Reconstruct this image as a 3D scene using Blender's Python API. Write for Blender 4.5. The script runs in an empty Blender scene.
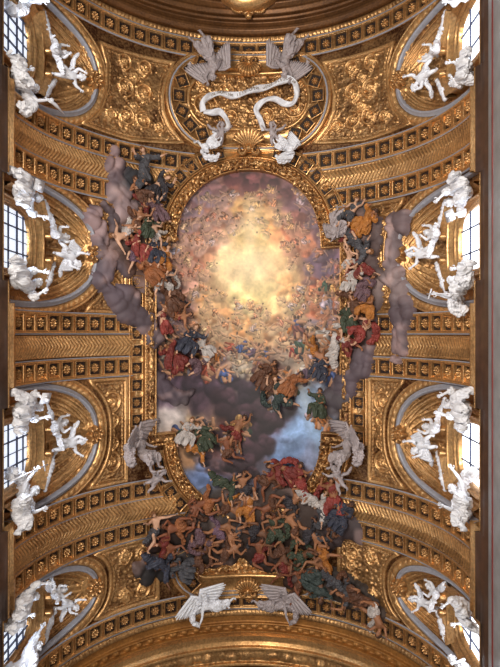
import bpy, math, random
import numpy as np
from math import sin, cos, pi, sqrt, atan2
from mathutils import Matrix, Vector

# ---------------------------------------------------------------- camera, world, light, exposure
SC = bpy.context.scene
COL = SC.collection
R = 9.0                    # radius of the barrel vault
EYE = 1.6                  # height of the camera above the church floor
ZS = EYE + 2.5049 * R      # height of the springing line
CX = 0.8955                # the photographer stands a little right of the axis
F, PX, PY = 590.66, 265.83, 333.47

cam_d = bpy.data.cameras.new('camera')
cam = bpy.data.objects.new('camera', cam_d); COL.objects.link(cam)
cam.location = (CX, 0, EYE); cam.rotation_euler = (pi, 0, 0)
cam_d.sensor_fit = 'HORIZONTAL'; cam_d.sensor_width = 36
cam_d.lens = F * 36 / 500; cam_d.shift_x = -(PX - 250) / 500
cam_d.clip_end = 200
SC.camera = cam

world = bpy.data.worlds.new('world'); SC.world = world; world.use_nodes = True
wn = world.node_tree.nodes['Background']
wn.inputs[0].default_value = (1.0, 0.88, 0.78, 1); wn.inputs[1].default_value = 0.16

def area(name, loc, target, sx, sy, power, col):
    d = bpy.data.lights.new(name, 'AREA'); d.shape = 'RECTANGLE'; d.size = sx; d.size_y = sy
    d.energy = power; d.color = col
    o = bpy.data.objects.new(name, d); COL.objects.link(o); o.location = loc
    o.rotation_euler = (Vector(target) - Vector(loc)).to_track_quat('-Z', 'Y').to_euler()
    return o
BAYS = [(-11.95, 2.5), (-3.75, 2.62), (4.76, 2.62), (11.98, 1.68)]
for k, (yc, w) in enumerate(BAYS):
    # daylight of the clerestory windows, cool
    area('window_daylight', (-8.45, yc, ZS - 0.45), (7.0, yc - 1.0, ZS + 5), 0.4, 1.6, 150, (0.72, 0.84, 1.0))
    area('window_daylight', (8.45, yc, ZS - 0.45), (-6.0, yc, ZS + 6), 0.4, 1.6, 85, (0.78, 0.88, 1.0))
# added fill lamps in place of daylight off the unbuilt floor, stronger near the crossing
area('nave_fill', (-6.5, -8, 12), (4.5, -6, 31), 3, 9, 7400, (1.0, 0.93, 0.84))
area('nave_fill', (-6.0, 7, 12), (1.5, 7, 33), 3, 9, 1950, (1.0, 0.89, 0.76))
for o in [o for o in COL.objects if o.name.startswith('nave_fill')]:
    o.location.z = 0.5
SC.view_settings.view_transform = 'Standard'; SC.view_settings.look = 'None'
SC.view_settings.gamma = 1; SC.view_settings.use_curve_mapping = False
SC.view_settings.exposure = 0.0

# ---------------------------------------------------------------- helpers
rng = np.random.default_rng(7)
random.seed(7)

def srgb(r, g, b):
    f = lambda c: c / 12.92 if c <= 0.04045 else ((c + 0.055) / 1.055) ** 2.4
    return tuple(f(c / 255) for c in (r, g, b))
def lin(a):
    a = np.clip(a, 0, 1)
    return np.where(a <= 0.04045, a / 12.92, ((a + 0.055) / 1.055) ** 2.4)

def unp(px, py):
    """pixel -> (s, Y) on the vault, s = arc length from the crown"""
    u = (px - PX) / F; t = atan2(u, 1)
    a = 2.5049 * sin(t) + 0.0995 * cos(t)
    th = t + math.asin(max(-1, min(1, a)))
    return R * th, (py - PY) * R * (2.5049 + cos(th)) / F
def unps(pts): return [unp(*p) for p in pts]

def VP(s, y, h):
    th = s / R; r = R - h
    return np.stack([r * np.sin(th), y + 0 * th, ZS + r * np.cos(th)], -1)
def WP(sg, x0=9.1):
    """plane of a side wall: a = along the nave, b = height above springing, h = projection"""
    return lambda a, b, h: np.stack([sg * (x0 - h), a + 0 * h, ZS + b + 0 * h], -1)

def _hash(ix, iy, iz):
    n = (ix.astype(np.int64) * 374761393 + iy.astype(np.int64) * 668265263 + iz.astype(np.int64) * 2147483647) & 0xffffffff
    n = ((n ^ (n >> 13)) * 1274126177) & 0xffffffff
    return ((n ^ (n >> 16)) & 0xffff) / 65535.0
def noise(x, y, z=0.0):
    x, y, z = np.broadcast_arrays(np.asarray(x, float), np.asarray(y, float), np.asarray(z, float))
    fx, fy, fz = np.floor(x), np.floor(y), np.floor(z)
    ux, uy, uz = x - fx, y - fy, z - fz
    ux, uy, uz = [t * t * (3 - 2 * t) for t in (ux, uy, uz)]
    r = 0
    for a in (0, 1):
        for b in (0, 1):
            for c in (0, 1):
                r = r + _hash(fx + a, fy + b, fz + c) * (ux if a else 1 - ux) * (uy if b else 1 - uy) * (uz if c else 1 - uz)
    return r
def fbm(x, y, z=0.0, o=4):
    r = 0; a = 0.5; t = 0
    for k in range(o):
        r = r + a * noise(np.asarray(x) * 2 ** k + 17 * k, np.asarray(y) * 2 ** k, np.asarray(z) * 2 ** k); t += a; a *= 0.5
    return r / t

def raw_mesh(name, V, Fq, tone=None, col=None, smooth=True):
    """V (n,3), Fq (m,4) quads; tone: one float per vertex, col: (n,3) linear colour per vertex"""
    me = bpy.data.meshes.new(name)
    used = np.unique(Fq); remap = np.full(len(V), -1); remap[used] = np.arange(len(used))
    V = V[used]; Fq = remap[Fq]
    me.vertices.add(len(V)); me.vertices.foreach_set('co', V.astype(np.float32).ravel())
    m = len(Fq); me.loops.add(m * 4); me.loops.foreach_set('vertex_index', Fq.astype(np.int32).ravel())
    me.polygons.add(m); me.polygons.foreach_set('loop_start', (np.arange(m) * 4).astype(np.int32))
    me.polygons.foreach_set('use_smooth', np.full(m, smooth))
    me.update(calc_edges=True)
    if tone is not None:
        a = me.attributes.new('tone', 'FLOAT', 'POINT'); a.data.foreach_set('value', np.asarray(tone)[used].astype(np.float32))
    if col is not None:
        a = me.attributes.new('paint', 'FLOAT_COLOR', 'POINT')
        c = np.ones((len(used), 4), np.float32); c[:, :3] = np.asarray(col)[used]
        a.data.foreach_set('color', c.ravel())
    return me
def grid_faces(nu, nv, mask=None, wrap=False):
    idx = np.arange(nu * nv).reshape(nu, nv)
    if wrap: idx = np.vstack([idx, idx[:1]])
    q = np.stack([idx[:-1, :-1], idx[1:, :-1], idx[1:, 1:], idx[:-1, 1:]], -1)
    return q[mask] if mask is not None else q.reshape(-1, 4)
def grid_mesh(name, P, mask=None, tone=None, col=None, wrap=False):
    nu, nv = P.shape[:2]
    return raw_mesh(name, P.reshape(-1, 3), grid_faces(nu, nv, mask, wrap),
                    None if tone is None else tone.ravel(), None if col is None else col.reshape(-1, 3))
def obj(name, me, mat=None, parent=None, kind=None):
    o = bpy.data.objects.new(name, me); COL.objects.link(o)
    if mat is not None:
        if len(me.materials) == 0: me.materials.append(mat)
        elif me.materials[0] is not mat:
            o.material_slots[0].link = 'OBJECT'; o.material_slots[0].material = mat
    if parent is not None: o.parent = parent
    if kind: o['kind'] = kind
    return o
def tag(o, label, cat, group=None):
    o['label'] = label; o['category'] = cat
    if group: o['group'] = group
    return o
def thing(name, label, cat, M=None, group=None):
    o = bpy.data.objects.new(name, None); COL.objects.link(o); o.empty_display_size = 0.3
    if M is not None: o.matrix_world = M
    return tag(o, label, cat, group)
def parts_mesh(name, chunks, smooth=True):
    """chunks: list of (V, quads) joined to one mesh"""
    Vs = []; Fs = []; n = 0
    for V, Q in chunks:
        Vs.append(V); Fs.append(Q + n); n += len(V)
    return raw_mesh(name, np.vstack(Vs), np.vstack(Fs), smooth=smooth)

def inside(poly, X, Y):
    """points in polygon"""
    r = np.zeros(np.shape(X), bool); n = len(poly)
    for i in range(n):
        x1, y1 = poly[i]; x2, y2 = poly[(i + 1) % n]
        if y1 == y2: continue
        c = ((y1 > Y) != (y2 > Y)) & (X < (x2 - x1) * (Y - y1) / (y2 - y1) + x1)
        r ^= c
    return r

def resample(path, step, closed=False):
    """resample a polyline, keeping its corners"""
    pts = [np.array(p, float) for p in path]
    if closed: pts.append(pts[0])
    out = []
    for a, b in zip(pts[:-1], pts[1:]):
        n = max(1, int(round(np.linalg.norm(b - a) / step)))
        for k in range(n): out.append(a + (b - a) * k / n)
    if not closed: out.append(pts[-1])
    return np.array(out)
def sweep(name, path, o, hf, mat, parent=None, mapf=VP, step=0.08, closed=False, tone=None, kind=None):
    """moulding along a path: o = offsets across, hf(o, l) = height"""
    P = resample(path, step, closed); n = len(P)
    if closed:
        a = P - np.roll(P, 1, 0); b = np.roll(P, -1, 0) - P
    else:
        d = np.diff(P, axis=0); a = np.vstack([d[:1], d]); b = np.vstack([d, d[-1:]])
    a /= np.linalg.norm(a, axis=1)[:, None]; b /= np.linalg.norm(b, axis=1)[:, None]
    t = a + b; t /= np.maximum(np.linalg.norm(t, axis=1), 1e-6)[:, None]
    nrm = np.stack([-t[:, 1], t[:, 0]], -1)
    c = np.clip((a * t).sum(1), 0.5, 1)
    seg = np.linalg.norm(np.diff(P, axis=0), axis=1); L = np.concatenate([[0], np.cumsum(seg)])
    o = np.asarray(o, float)
    A = P[:, 0][:, None] + nrm[:, 0][:, None] * o[None] / c[:, None]
    B = P[:, 1][:, None] + nrm[:, 1][:, None] * o[None] / c[:, None]
    O, LL = np.meshgrid(o, L); H = hf(O, LL)
    T = tone(O, LL, H) if tone else None
    return obj(name, grid_mesh(name, mapf(A, B, H), wrap=closed, tone=T), mat, parent, kind)
def profile(*pts):
    xs = [p[0] for p in pts]; hs = [p[1] for p in pts]
    return lambda o, l: np.interp(o, xs, hs)
def fine(pts, k=1):
    xs = sorted(set([p[0] for p in pts])); out = []
    for a, b in zip(xs[:-1], xs[1:]): out += [a + (b - a) * i / k for i in range(k)]
    return out + [xs[-1]]

# ---------------------------------------------------------------- materials
def nodes_mat(name):
    m = bpy.data.materials.new(name); m.use_nodes = True
    return m, m.node_tree, m.node_tree.nodes['Principled BSDF']
def gold(name, hi, lo, rough=0.38, metal=0.75, bump=0.5, scale=9.0, use_tone=True):
    m, t, b = nodes_mat(name); N = t.nodes.new; Lk = t.links.new
    tc = N('ShaderNodeTexCoord'); nz = N('ShaderNodeTexNoise'); nz.inputs['Scale'].default_value = scale
    nz.inputs['Detail'].default_value = 5; Lk(tc.outputs['Object'], nz.inputs['Vector'])
    n2 = N('ShaderNodeTexNoise'); n2.inputs['Scale'].default_value = 0.9; n2.inputs['Detail'].default_value = 3
    Lk(tc.outputs['Object'], n2.inputs['Vector'])
    mx = N('ShaderNodeMix'); mx.data_type = 'RGBA'
    mx.inputs[6].default_value = (*lo, 1); mx.inputs[7].default_value = (*hi, 1)
    ad = N('ShaderNodeMath'); ad.operation = 'MULTIPLY_ADD'; ad.inputs[1].default_value = 1.1; ad.inputs[2].default_value = -0.55
    Lk(nz.outputs[0], ad.inputs[0])
    a2 = N('ShaderNodeMath'); a2.operation = 'MULTIPLY_ADD'; a2.inputs[1].default_value = 0.9; a2.inputs[2].default_value = -0.45
    Lk(n2.outputs[0], a2.inputs[0])
    a3 = N('ShaderNodeMath'); Lk(ad.outputs[0], a3.inputs[0]); Lk(a2.outputs[0], a3.inputs[1])
    a4 = N('ShaderNodeMath'); a4.use_clamp = True; Lk(a3.outputs[0], a4.inputs[0])
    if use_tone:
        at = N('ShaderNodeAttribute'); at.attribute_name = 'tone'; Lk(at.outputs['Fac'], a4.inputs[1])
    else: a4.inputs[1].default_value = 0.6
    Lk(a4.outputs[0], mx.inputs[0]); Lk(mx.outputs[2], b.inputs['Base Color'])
    bp = N('ShaderNodeBump'); bp.inputs['Strength'].default_value = bump; bp.inputs['Distance'].default_value = 0.03
    Lk(nz.outputs[0], bp.inputs['Height']); Lk(bp.outputs[0], b.inputs['Normal'])
    b.inputs['Metallic'].default_value = metal; b.inputs['Roughness'].default_value = rough
    return m
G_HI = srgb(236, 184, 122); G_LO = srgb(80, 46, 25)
M_GOLD = gold('gilded_stucco', G_HI, G_LO)  # tone drops with relief depth: recess shade and gilding dirt put into the colour
M_GOLD_PLAIN = gold('gilded_moulding', G_HI, G_LO, use_tone=False, bump=0.25, rough=0.32)
M_GROUND = gold('gilt_ground', srgb(190, 132, 66), srgb(96, 58, 28), metal=0.5, rough=0.5, use_tone=False)
M_DARK = gold('coffer_ground', srgb(40, 22, 15), srgb(20, 11, 9), metal=0.1, rough=0.6, use_tone=False, bump=0.2)  # recess shade and gilding dirt put into the floor colour
M_BRONZE = gold('brown_gilt', srgb(126, 84, 46), srgb(44, 28, 18), metal=0.5, rough=0.45, use_tone=False, bump=0.3)
def plain(name, c, rough=0.6, var=0.12, scale=6, bump=0.2, c2=None):
    m, t, b = nodes_mat(name); N = t.nodes.new; Lk = t.links.new
    tc = N('ShaderNodeTexCoord'); nz = N('ShaderNodeTexNoise'); nz.inputs['Scale'].default_value = scale; nz.inputs['Detail'].default_value = 4
    Lk(tc.outputs['Object'], nz.inputs['Vector'])
    mx = N('ShaderNodeMix'); mx.data_type = 'RGBA'
    c2 = c2 or tuple(v * (1 - 2 * var) for v in c)
    mx.inputs[6].default_value = (*c2, 1); mx.inputs[7].default_value = (*[min(1, v * (1 + var)) for v in c], 1)
    cr = N('ShaderNodeMapRange'); cr.inputs[1].default_value = 0.32; cr.inputs[2].default_value = 0.68
    Lk(nz.outputs[0], cr.inputs[0]); Lk(cr.outputs[0], mx.inputs[0])
    Lk(mx.outputs[2], b.inputs['Base Color']); b.inputs['Roughness'].default_value = rough
    if bump:
        bp = N('ShaderNodeBump'); bp.inputs['Strength'].default_value = bump; bp.inputs['Distance'].default_value = 0.02
        Lk(nz.outputs[0], bp.inputs['Height']); Lk(bp.outputs[0], b.inputs['Normal'])
    return m
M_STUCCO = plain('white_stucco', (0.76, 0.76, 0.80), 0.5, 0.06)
M_STUCCO_DIM = plain('shaded_stucco', srgb(168, 156, 156), 0.55, 0.1)  # white stucco with the dimmer light of the crown put into its colour
M_RIM = plain('grey_marble_rim', srgb(150, 150, 158), 0.35, 0.08)
M_MARBLE = plain('pale_marble', srgb(196, 200, 200), 0.4, 0.1, 1.5)
M_PORPHYRY = plain('red_marble', srgb(120, 40, 34), 0.4, 0.1, 2)
M_WOOD = plain('brown_cornice', srgb(74, 50, 36), 0.4, 0.15, 3)
M_LEAD = plain('window_lead', srgb(60, 66, 92), 0.5, 0.05)
def glass(name, c, e):
    m, t, b = nodes_mat(name)
    b.inputs['Base Color'].default_value = (0.6, 0.65, 0.7, 1); b.inputs['Roughness'].default_value = 0.3
    b.inputs['Emission Color'].default_value = (*c, 1); b.inputs['Emission Strength'].default_value = e
    return m
M_GLASS_L = glass('daylit_glass_west', (0.80, 0.87, 1.0), 0.95)
M_GLASS_R = glass('daylit_glass_east', (0.90, 0.94, 1.0), 3.2)
def painted(name, rough=0.55, bump=0.1):
    m, t, b = nodes_mat(name); N = t.nodes.new; Lk = t.links.new
    at = N('ShaderNodeAttribute'); at.attribute_name = 'paint'; Lk(at.outputs['Color'], b.inputs['Base Color'])
    b.inputs['Roughness'].default_value = rough
    nz = N('ShaderNodeTexNoise'); nz.inputs['Scale'].default_value = 14
    tc = N('ShaderNodeTexCoord'); Lk(tc.outputs['Object'], nz.inputs['Vector'])
    bp = N('ShaderNodeBump'); bp.inputs['Strength'].default_value = bump; bp.inputs['Distance'].default_value = 0.02
    Lk(nz.outputs[0], bp.inputs['Height']); Lk(bp.outputs[0], b.inputs['Normal'])
    return m
M_FRESCO = painted('fresco_plaster')
M_CLOUD = painted('painted_cloud_stucco', 0.7, 0.3)

# ---------------------------------------------------------------- the setting: vault, lunettes, windows, cornices
DS = 0.0935 * R            # coffer spacing
S_AP, S_LEG = 8.2, 13.0    # lunette apex and start of its straight legs
def lunette_curve(yc, w, grow=0.0, n=48):
    """right-hand lunette outline in (s, Y), from the near leg over the apex"""
    ws, hs = w + grow, S_LEG - S_AP + grow
    pts = [(R * pi / 2, yc - ws), (S_LEG + 0.5, yc - ws)]
    for k in range(n + 1):
        f = pi * k / n
        pts.append((S_LEG - hs * max(0, sin(f)) ** .8, yc - ws * math.copysign(abs(cos(f)) ** .8, cos(f))))
    return pts + [(S_LEG + 0.5, yc + ws), (R * pi / 2, yc + ws)]
def vault_base():
    s = np.linspace(-R * pi / 2, R * pi / 2, 300); y = np.arange(-15.7, 15.0, 0.1)
    S, Y = np.meshgrid(s, y, indexing='ij')
    Sc = (S[:-1, :-1] + S[1:, 1:]) / 2; Yc = (Y[:-1, :-1] + Y[1:, 1:]) / 2
    m = np.ones(Sc.shape, bool)
    for yc, w in BAYS:
        poly = lunette_curve(yc, w, -0.02); poly[0] = (20, poly[0][1]); poly[-1] = (20, poly[-1][1])
        m &= ~inside(poly, np.abs(Sc), Yc)
    obj('ceiling', grid_mesh('ceiling', VP(S, Y, 0 * S), mask=m, tone=0.15 + 0 * S), M_GOLD, kind='structure')
vault_base()

def cornice(sg, side, n):
    prof = [(9.15, -0.30), (9.0, -0.62), (8.66, -0.70), (8.60, -0.74), (8.60, -0.86), (8.64, -0.90), (8.66, -1.0), (8.70, -1.06),
            (8.70, -1.22), (8.74, -1.30), (8.76, -1.42), (8.78, -1.5), (8.80, -1.62)]
    ys = []; 
    def brk(y): return 0.0 if any(a <= y <= b for a, b in ((-18, -14.1), (-9.8, -5.95), (-1.95, 2.75), (7.3, 10.5), (13.7, 19))) else 0.2
    y = -18.0; edges = sorted([-14.1, -9.8, -5.95, -1.95, 2.75, 7.3, 10.5, 13.7])
    for e in [-18.0] + edges + [19.0]:
        ys += [e - 0.01, e + 0.01]
    rows = []
    for y in ys:
        b = brk(min(max(y, -17.9), 18.9))
        rows.append([[sg * min(9.15, x + b * (1 if z > -0.95 else .3 if z > -1.25 else 0)), y, ZS + z] for x, z in prof])
    obj('trim_%d' % n, grid_mesh('cornice', np.array(rows)), M_WOOD, kind='structure')
    # marble wall of the nave below the entablature
    P = np.array([[[sg * x, y, z] for x, z in ((8.82, ZS - 1.6), (8.78, ZS - 1.62), (8.78, ZS - 8))] for y in (-18, 19)])
    obj('wall_' + side, grid_mesh('wall_' + side, P), M_MARBLE, kind='structure')
    P = np.array([[[sg * x, y, z] for x, z in ((8.78, ZS - 1.95), (8.76, ZS - 1.96), (8.76, ZS - 2.04), (8.78, ZS - 2.05))] for y in (-18, 19)])
    obj('trim_%d' % (n + 2), grid_mesh('red_fillet', P, ), M_PORPHYRY, kind='structure')
    # gilded fillet along the cornice lip
    E_ = [-18.0] + edges + [19.0]
    for i, (a, b) in enumerate(zip(E_[:-1], E_[1:])):
        q = brk((a + b) / 2)
        P = np.array([[[sg * (x + q), y, ZS + z] for x, z in ((8.62, -0.72), (8.57, -0.74), (8.57, -0.78), (8.60, -0.80))] for y in (a, b)])
        obj('trim_%d' % (10 * n + i), grid_mesh('gilt_fillet', P), M_GOLD_PLAIN, kind='structure')
    for i, (a, b) in enumerate(((-9.65, -6.15), (-1.15, 2.3), (7.15, 10.5), (13.5, 15.0), (-15.7, -14.3))):
        P = np.array([[[sg * x, y, ZS + z] for x, z in ((9.1, 0.06), (8.72, 0.04), (8.66, -0.04), (8.66, -0.16), (8.74, -0.2), (8.74, -0.72), (9.1, -0.72))] for y in (a, b)])
        obj('trim_%d' % (30 * n + 20 + i), grid_mesh('impost', P), M_GOLD_PLAIN, kind='structure')
cornice(-1, 'left', 1); cornice(1, 'right', 2)

def ribnoise(x, y, z):
    a = np.abs(fbm(x, y, z, 3) - 0.5) * 4
    return 1 - np.clip(a, 0, 1)

WIN = [(-1.25, -1.5), (-1.24, -0.6), (-1.24, 0.4), (-1.2, 1.3), (-1.12, 1.85), (-0.98, 2.16), (-0.7, 2.32), (-0.35, 2.40), (0, 2.42)]
WIN = WIN + [(-a, b) for a, b in WIN[-2::-1]]
SIDE = {-1: 'left', 1: 'right'}
BAYNAME = ['first bay from the top of the picture', 'second bay from the top of the picture', 'third bay from the top of the picture', 'lowest bay of the picture']
POS = ['top', 'second from top', 'third from top', 'lowest']
def build_bay(sg, bi):
    yc, w = BAYS[bi]; k = w / 2.62; where = '%s %s' % (POS[bi], SIDE[sg])
    root = thing('lunette', 'gilded shell-ribbed lunette vault, %s of the four' % (POS[bi] + ' on the ' + SIDE[sg]), 'lunette', Matrix.Translation((sg * 9, yc, ZS)), 'lunettes over the windows')
    inv = root.matrix_world.inverted()
    def child(o): o.parent = root; o.matrix_parent_inverse = inv; return o
    # rim on the vault
    pts = lunette_curve(yc, w, -0.10)
    path = [(sg * s, y) for s, y in pts]
    if sg < 0: path = path[::-1]
    # outward from the opening lies on the negative side for both
    def rimh(o, l): return np.interp(o, [-0.10, -0.08, -0.05, 0.01, 0.04, 0.12, 0.3], [-0.1, 0.08, 0.15, 0.15, 0.08, 0.03, 0])
    ro = [-0.10, -0.08, -0.04, 0, 0.04, 0.07, 0.1, 0.12, 0.16]
    child(sweep('rim', path, ro, rimh, M_RIM, step=0.15))
    def beadh(o, l):
        q = o - 0.16
        return np.where((q > 0) & (q < 0.34), 0.05 + 0.10 * np.sqrt(np.clip(1 - ((q - 0.17) / 0.17) ** 2, 0, 1)) * (0.55 + 0.45 * np.abs(np.sin(l * pi / 0.32 + (q - .17) * 4))), np.where(q >= 0.34, np.interp(q, [0.34, 0.38, 0.44, 0.46], [0.04, 0.12, 0.12, 0]), 0.0))
    child(sweep('leaf_border', path, np.linspace(0.16, 0.62, 12), beadh, M_GOLD, step=0.06, tone=lambda o, l, h: 0.25 + 4 * h))
    # shell between the rim and the wall arch
    nf, nt = 241, 90
    fr = resample(pts, 0.2); 
    L = np.concatenate([[0], np.cumsum(np.linalg.norm(np.diff(fr, axis=0), axis=1))])
    q = np.linspace(0, L[-1], nf); fs = np.interp(q, L, fr[:, 0]); fy = np.interp(q, L, fr[:, 1])
    A = np.stack([R * np.sin(fs / R), fy, R * np.cos(fs / R)], -1)
    B = np.stack([0 * fy + 9.12, yc + (fy - yc) * 0.90, A[:, 2] * 0.80], -1)
    t = np.linspace(0, 1, nt)[None, :, None]
    P = A[:, None] * (1 - t) + B[:, None] * t
    bulge = np.sin(pi * t) * 0.22
    cen = np.array([8.6, yc, 0.5]); D = P - cen; D /= np.linalg.norm(D, axis=2)[..., None]
    P = P + D * bulge
    apex = P[nf // 2, 4]
    H = np.zeros(P.shape[:2])
    for j in range(-3, 4):
        a = nf // 2 + int(j * nf * 0.12)
        # follow the surface: nearest distance to the bowed line
        lt = np.linspace(0, 1, 26); uu = nf // 2 + (a - nf // 2) * lt; vv = 2 + (nt - 3) * lt
        line = P[np.clip(uu.astype(int), 0, nf - 1), np.clip(vv.astype(int), 0, nt - 1)]
        d = np.full(P.shape[:2], 9.0)
        for q0, q1 in zip(line[:-1], line[1:]):
            ab = q1 - q0; tq = np.clip(((P - q0) @ ab) / max(ab @ ab, 1e-9), 0, 1)
            d = np.minimum(d, np.linalg.norm(P - q0 - tq[..., None] * ab, axis=2))
        H = np.maximum(H, 0.13 * np.clip(1 - np.abs(d - 0.14) / 0.07, 0, 1) * (d < 0.22))
        H = np.maximum(H, 0.05 * (d < 0.08))
    d = np.linalg.norm(P - apex, axis=2)
    orn = ribnoise(P[..., 1] * 2.3, P[..., 2] * 2.3, P[..., 0] * 2.3 + bi * 5 + sg) ** 3 * 0.10
    H = np.maximum(H, orn * (H < 0.02)); H = np.where(d < 0.55, 0.1, H)
    tb = np.broadcast_to(t[..., 0], H.shape)
    H = np.maximum(H, 0.12 * np.clip(1 - np.abs(tb - 0.10) / 0.03, 0, 1))
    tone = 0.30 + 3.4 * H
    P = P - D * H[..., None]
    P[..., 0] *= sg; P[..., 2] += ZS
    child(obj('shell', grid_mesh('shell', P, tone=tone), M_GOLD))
    # rosette at the apex
    ar = apex.copy(); M = Matrix.Translation((sg * (ar[0] - 0.05), ar[1], ar[2] + ZS - 0.1))
    nrm = Vector((-sg * 0.75, 0, -0.66)); Rm = nrm.to_track_quat('Z', 'Y').to_matrix().to_4x4()
    ro_ = obj('rosette', ROSE_ME, M_GOLD_PLAIN); ro_.matrix_world = M @ Rm @ Matrix.Scale(2.0, 4); 
    ro_.parent = root; ro_.matrix_parent_inverse = inv
    # end wall with the window opening
    win = [(yc + a * k, b) for a, b in WIN]
    W = resample(win, 0.12); Lw = np.concatenate([[0], np.cumsum(np.linalg.norm(np.diff(W, axis=0), axis=1))])
    qq = np.linspace(0, 1, 60)
    wy = np.interp(qq * Lw[-1], Lw, W[:, 0]); wz = np.interp(qq * Lw[-1], Lw, W[:, 1])
    by = np.interp(qq * L[-1], q, B[:, 1]); bz = np.interp(qq * L[-1], q, B[:, 2])
    bz = np.where((qq < 0.01) | (qq > 0.99), -1.5, bz)
    tt = np.linspace(0, 1, 14)[None]
    Yw = wy[:, None] * (1 - tt) + by[:, None] * tt; Zw = wz[:, None] * (1 - tt) + bz[:, None] * tt
    Pw = np.stack([0 * Yw + sg * 9.1, Yw, Zw + ZS], -1)
    obj('wall_%s' % SIDE[sg], grid_mesh('window_wall', Pw), M_GROUND, kind='structure')
    # window: panes, leads, gilded frame
    wn_ = obj('window_%d' % (bi + 1 + (4 if sg > 0 else 0)), None, None)
    cy = np.linspace(-1.3, 1.3, 12) * k; cz = np.linspace(-1.5, 2.5, 12)
    Yg, Zg = np.meshgrid(cy + yc, cz, indexing='ij')
    wme = grid_mesh('window_glass', np.stack([0 * Yg + sg * 9.2, Yg, Zg + ZS], -1))
    bpy.data.objects.remove(wn_)
    wo = obj('window_%d' % (bi + 1 + (4 if sg > 0 else 0)), wme, M_GLASS_L if sg < 0 else M_GLASS_R, kind='structure')
    chunks = []
    def bar(y0, z0, y1, z1, r):
        a = np.array([y0, z0]); b = np.array([y1, z1]); d = (b - a) / np.linalg.norm(b - a); n_ = np.array([-d[1], d[0]]) * r
        V = []
        for e in (a, b):
            for sgn2, x in ((-1, 9.19), (1, 9.19), (1, 9.12), (-1, 9.12)):
                p = e + sgn2 * n_; V.append([sg * x, p[0] + yc, p[1] + ZS])
        Q = np.array([[0, 1, 5, 4], [1, 2, 6, 5], [2, 3, 7, 6], [3, 0, 4, 7], [0, 1, 2, 3], [4, 5, 6, 7]])
        chunks.append((np.array(V), Q))
    for i in ((-2, -1, 0, 1, 2) if sg < 0 else (-1, 1)):
        bar(i * 0.5 * k, -1.5, i * 0.5 * k, 2.4, 0.024 if abs(i) == 1 else 0.008)
    for z in ((-0.4, 0.5, 1.3, 1.9) if sg < 0 else (1.3,)): bar(-1.25 * k, z, 1.25 * k, z, 0.024 if z == 1.3 else 0.008)
    lead = obj('window_lead', parts_mesh('window_lead', chunks, False), M_LEAD, wo)
    wpts = [(a, b) for a, b in win]
    wp = WP(sg)
    fo = [-0.02, -0.01, 0.04, 0.07, 0.09, 0.18, 0.2, 0.24, 0.30, 0.33, 0.36]
    fh = [-0.24, 0.06, 0.10, 0.12, 0.04, 0.06, 0.16, 0.20, 0.20, 0.12, 0.0]
    sweep('window_frame', wpts, np.array(fo), profile(*zip(fo, fh)), M_GOLD_PLAIN if sg < 0 else M_GOLD_PLAIN, wo, wp, 0.12)
    # broken pediment
    pr = thing('window_pediment', 'gilded broken curved pediment above the %s window' % where, 'pediment', Matrix.Translation((sg * 9, yc, ZS)), 'pediments above the windows')
    pin = pr.matrix_world.inverted()
    def pch(o): o.parent = pr; o.matrix_parent_inverse = pin; return o
    ent = [(yc - 1.75 * k, -0.2), (yc - 1.75 * k, 1.7), (yc - 1.55 * k, 2.5), (yc - 0.9 * k, 2.92), (yc, 3.0), (yc + 0.9 * k, 2.92), (yc + 1.55 * k, 2.5), (yc + 1.75 * k, 1.7), (yc + 1.75 * k, -0.2)]
    eo = [0, 0.01, 0.10, 0.11, 0.16, 0.20, 0.21, 0.27, 0.28]; eh = [0, 0.10, 0.12, 0.2, 0.22, 0.30, 0.34, 0.34, 0.0]
    pch(sweep('cornice', ent, np.array(eo), profile(*zip(eo, eh)), M_GOLD_PLAIN, None, wp, 0.15))
    for e in (-1, 1):
        arc = [(yc + e * k * (1.78 - 1.25 * u), 2.5 + 1.0 * u - 0.1 * u * u * u) for u in np.linspace(0, 1, 9)]
        if e > 0: arc = arc[::-1]
        so = [0, 0.01, 0.08, 0.09, 0.14, 0.19, 0.20, 0.26, 0.27]; sh = [0, 0.3, 0.32, 0.42, 0.46, 0.50, 0.54, 0.54, 0.0]
        pch(sweep('volute', arc, np.array(so) * 1.0, profile(*zip(so, sh)), M_GOLD_PLAIN, None, wp, 0.08))
        # curled end
        th = np.linspace(0, 2 * pi, 17); rr = [0.0, 0.05, 0.12, 0.16, 0.17]; hh = [0.62, 0.58, 0.60, 0.54, 0.1]
        cyy, czz = arc[-1] if e < 0 else arc[0]
        V = np.array([[[sg * (9.1 - hh[i]), cyy + rr[i] * cos(a), ZS + czz + 0.12 + rr[i] * sin(a)] for i in range(5)] for a in th])
        pch(obj('scroll_end', grid_mesh('scroll_end', V), M_GOLD_PLAIN))
        # stucco flower swag lying over the pediment
        sw = []
        for j, u in enumerate(np.linspace(0, 1, 11)):
            yy = yc + e * k * (1.95 - 1.35 * u); zz = 2.75 + 1.2 * u - 0.1 * sin(pi * u)
            r = 0.09 + 0.07 * sin(pi * u) + 0.03 * random.random()
            sw.append(blob((sg * (9.1 - 0.45 - 0.06 * random.random()), yy, ZS + zz + 0.1), r, 8, 6, 0.35, j + 10 * bi))
        pch(obj('flower_swag', parts_mesh('flower_swag', sw), M_STUCCO))

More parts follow.
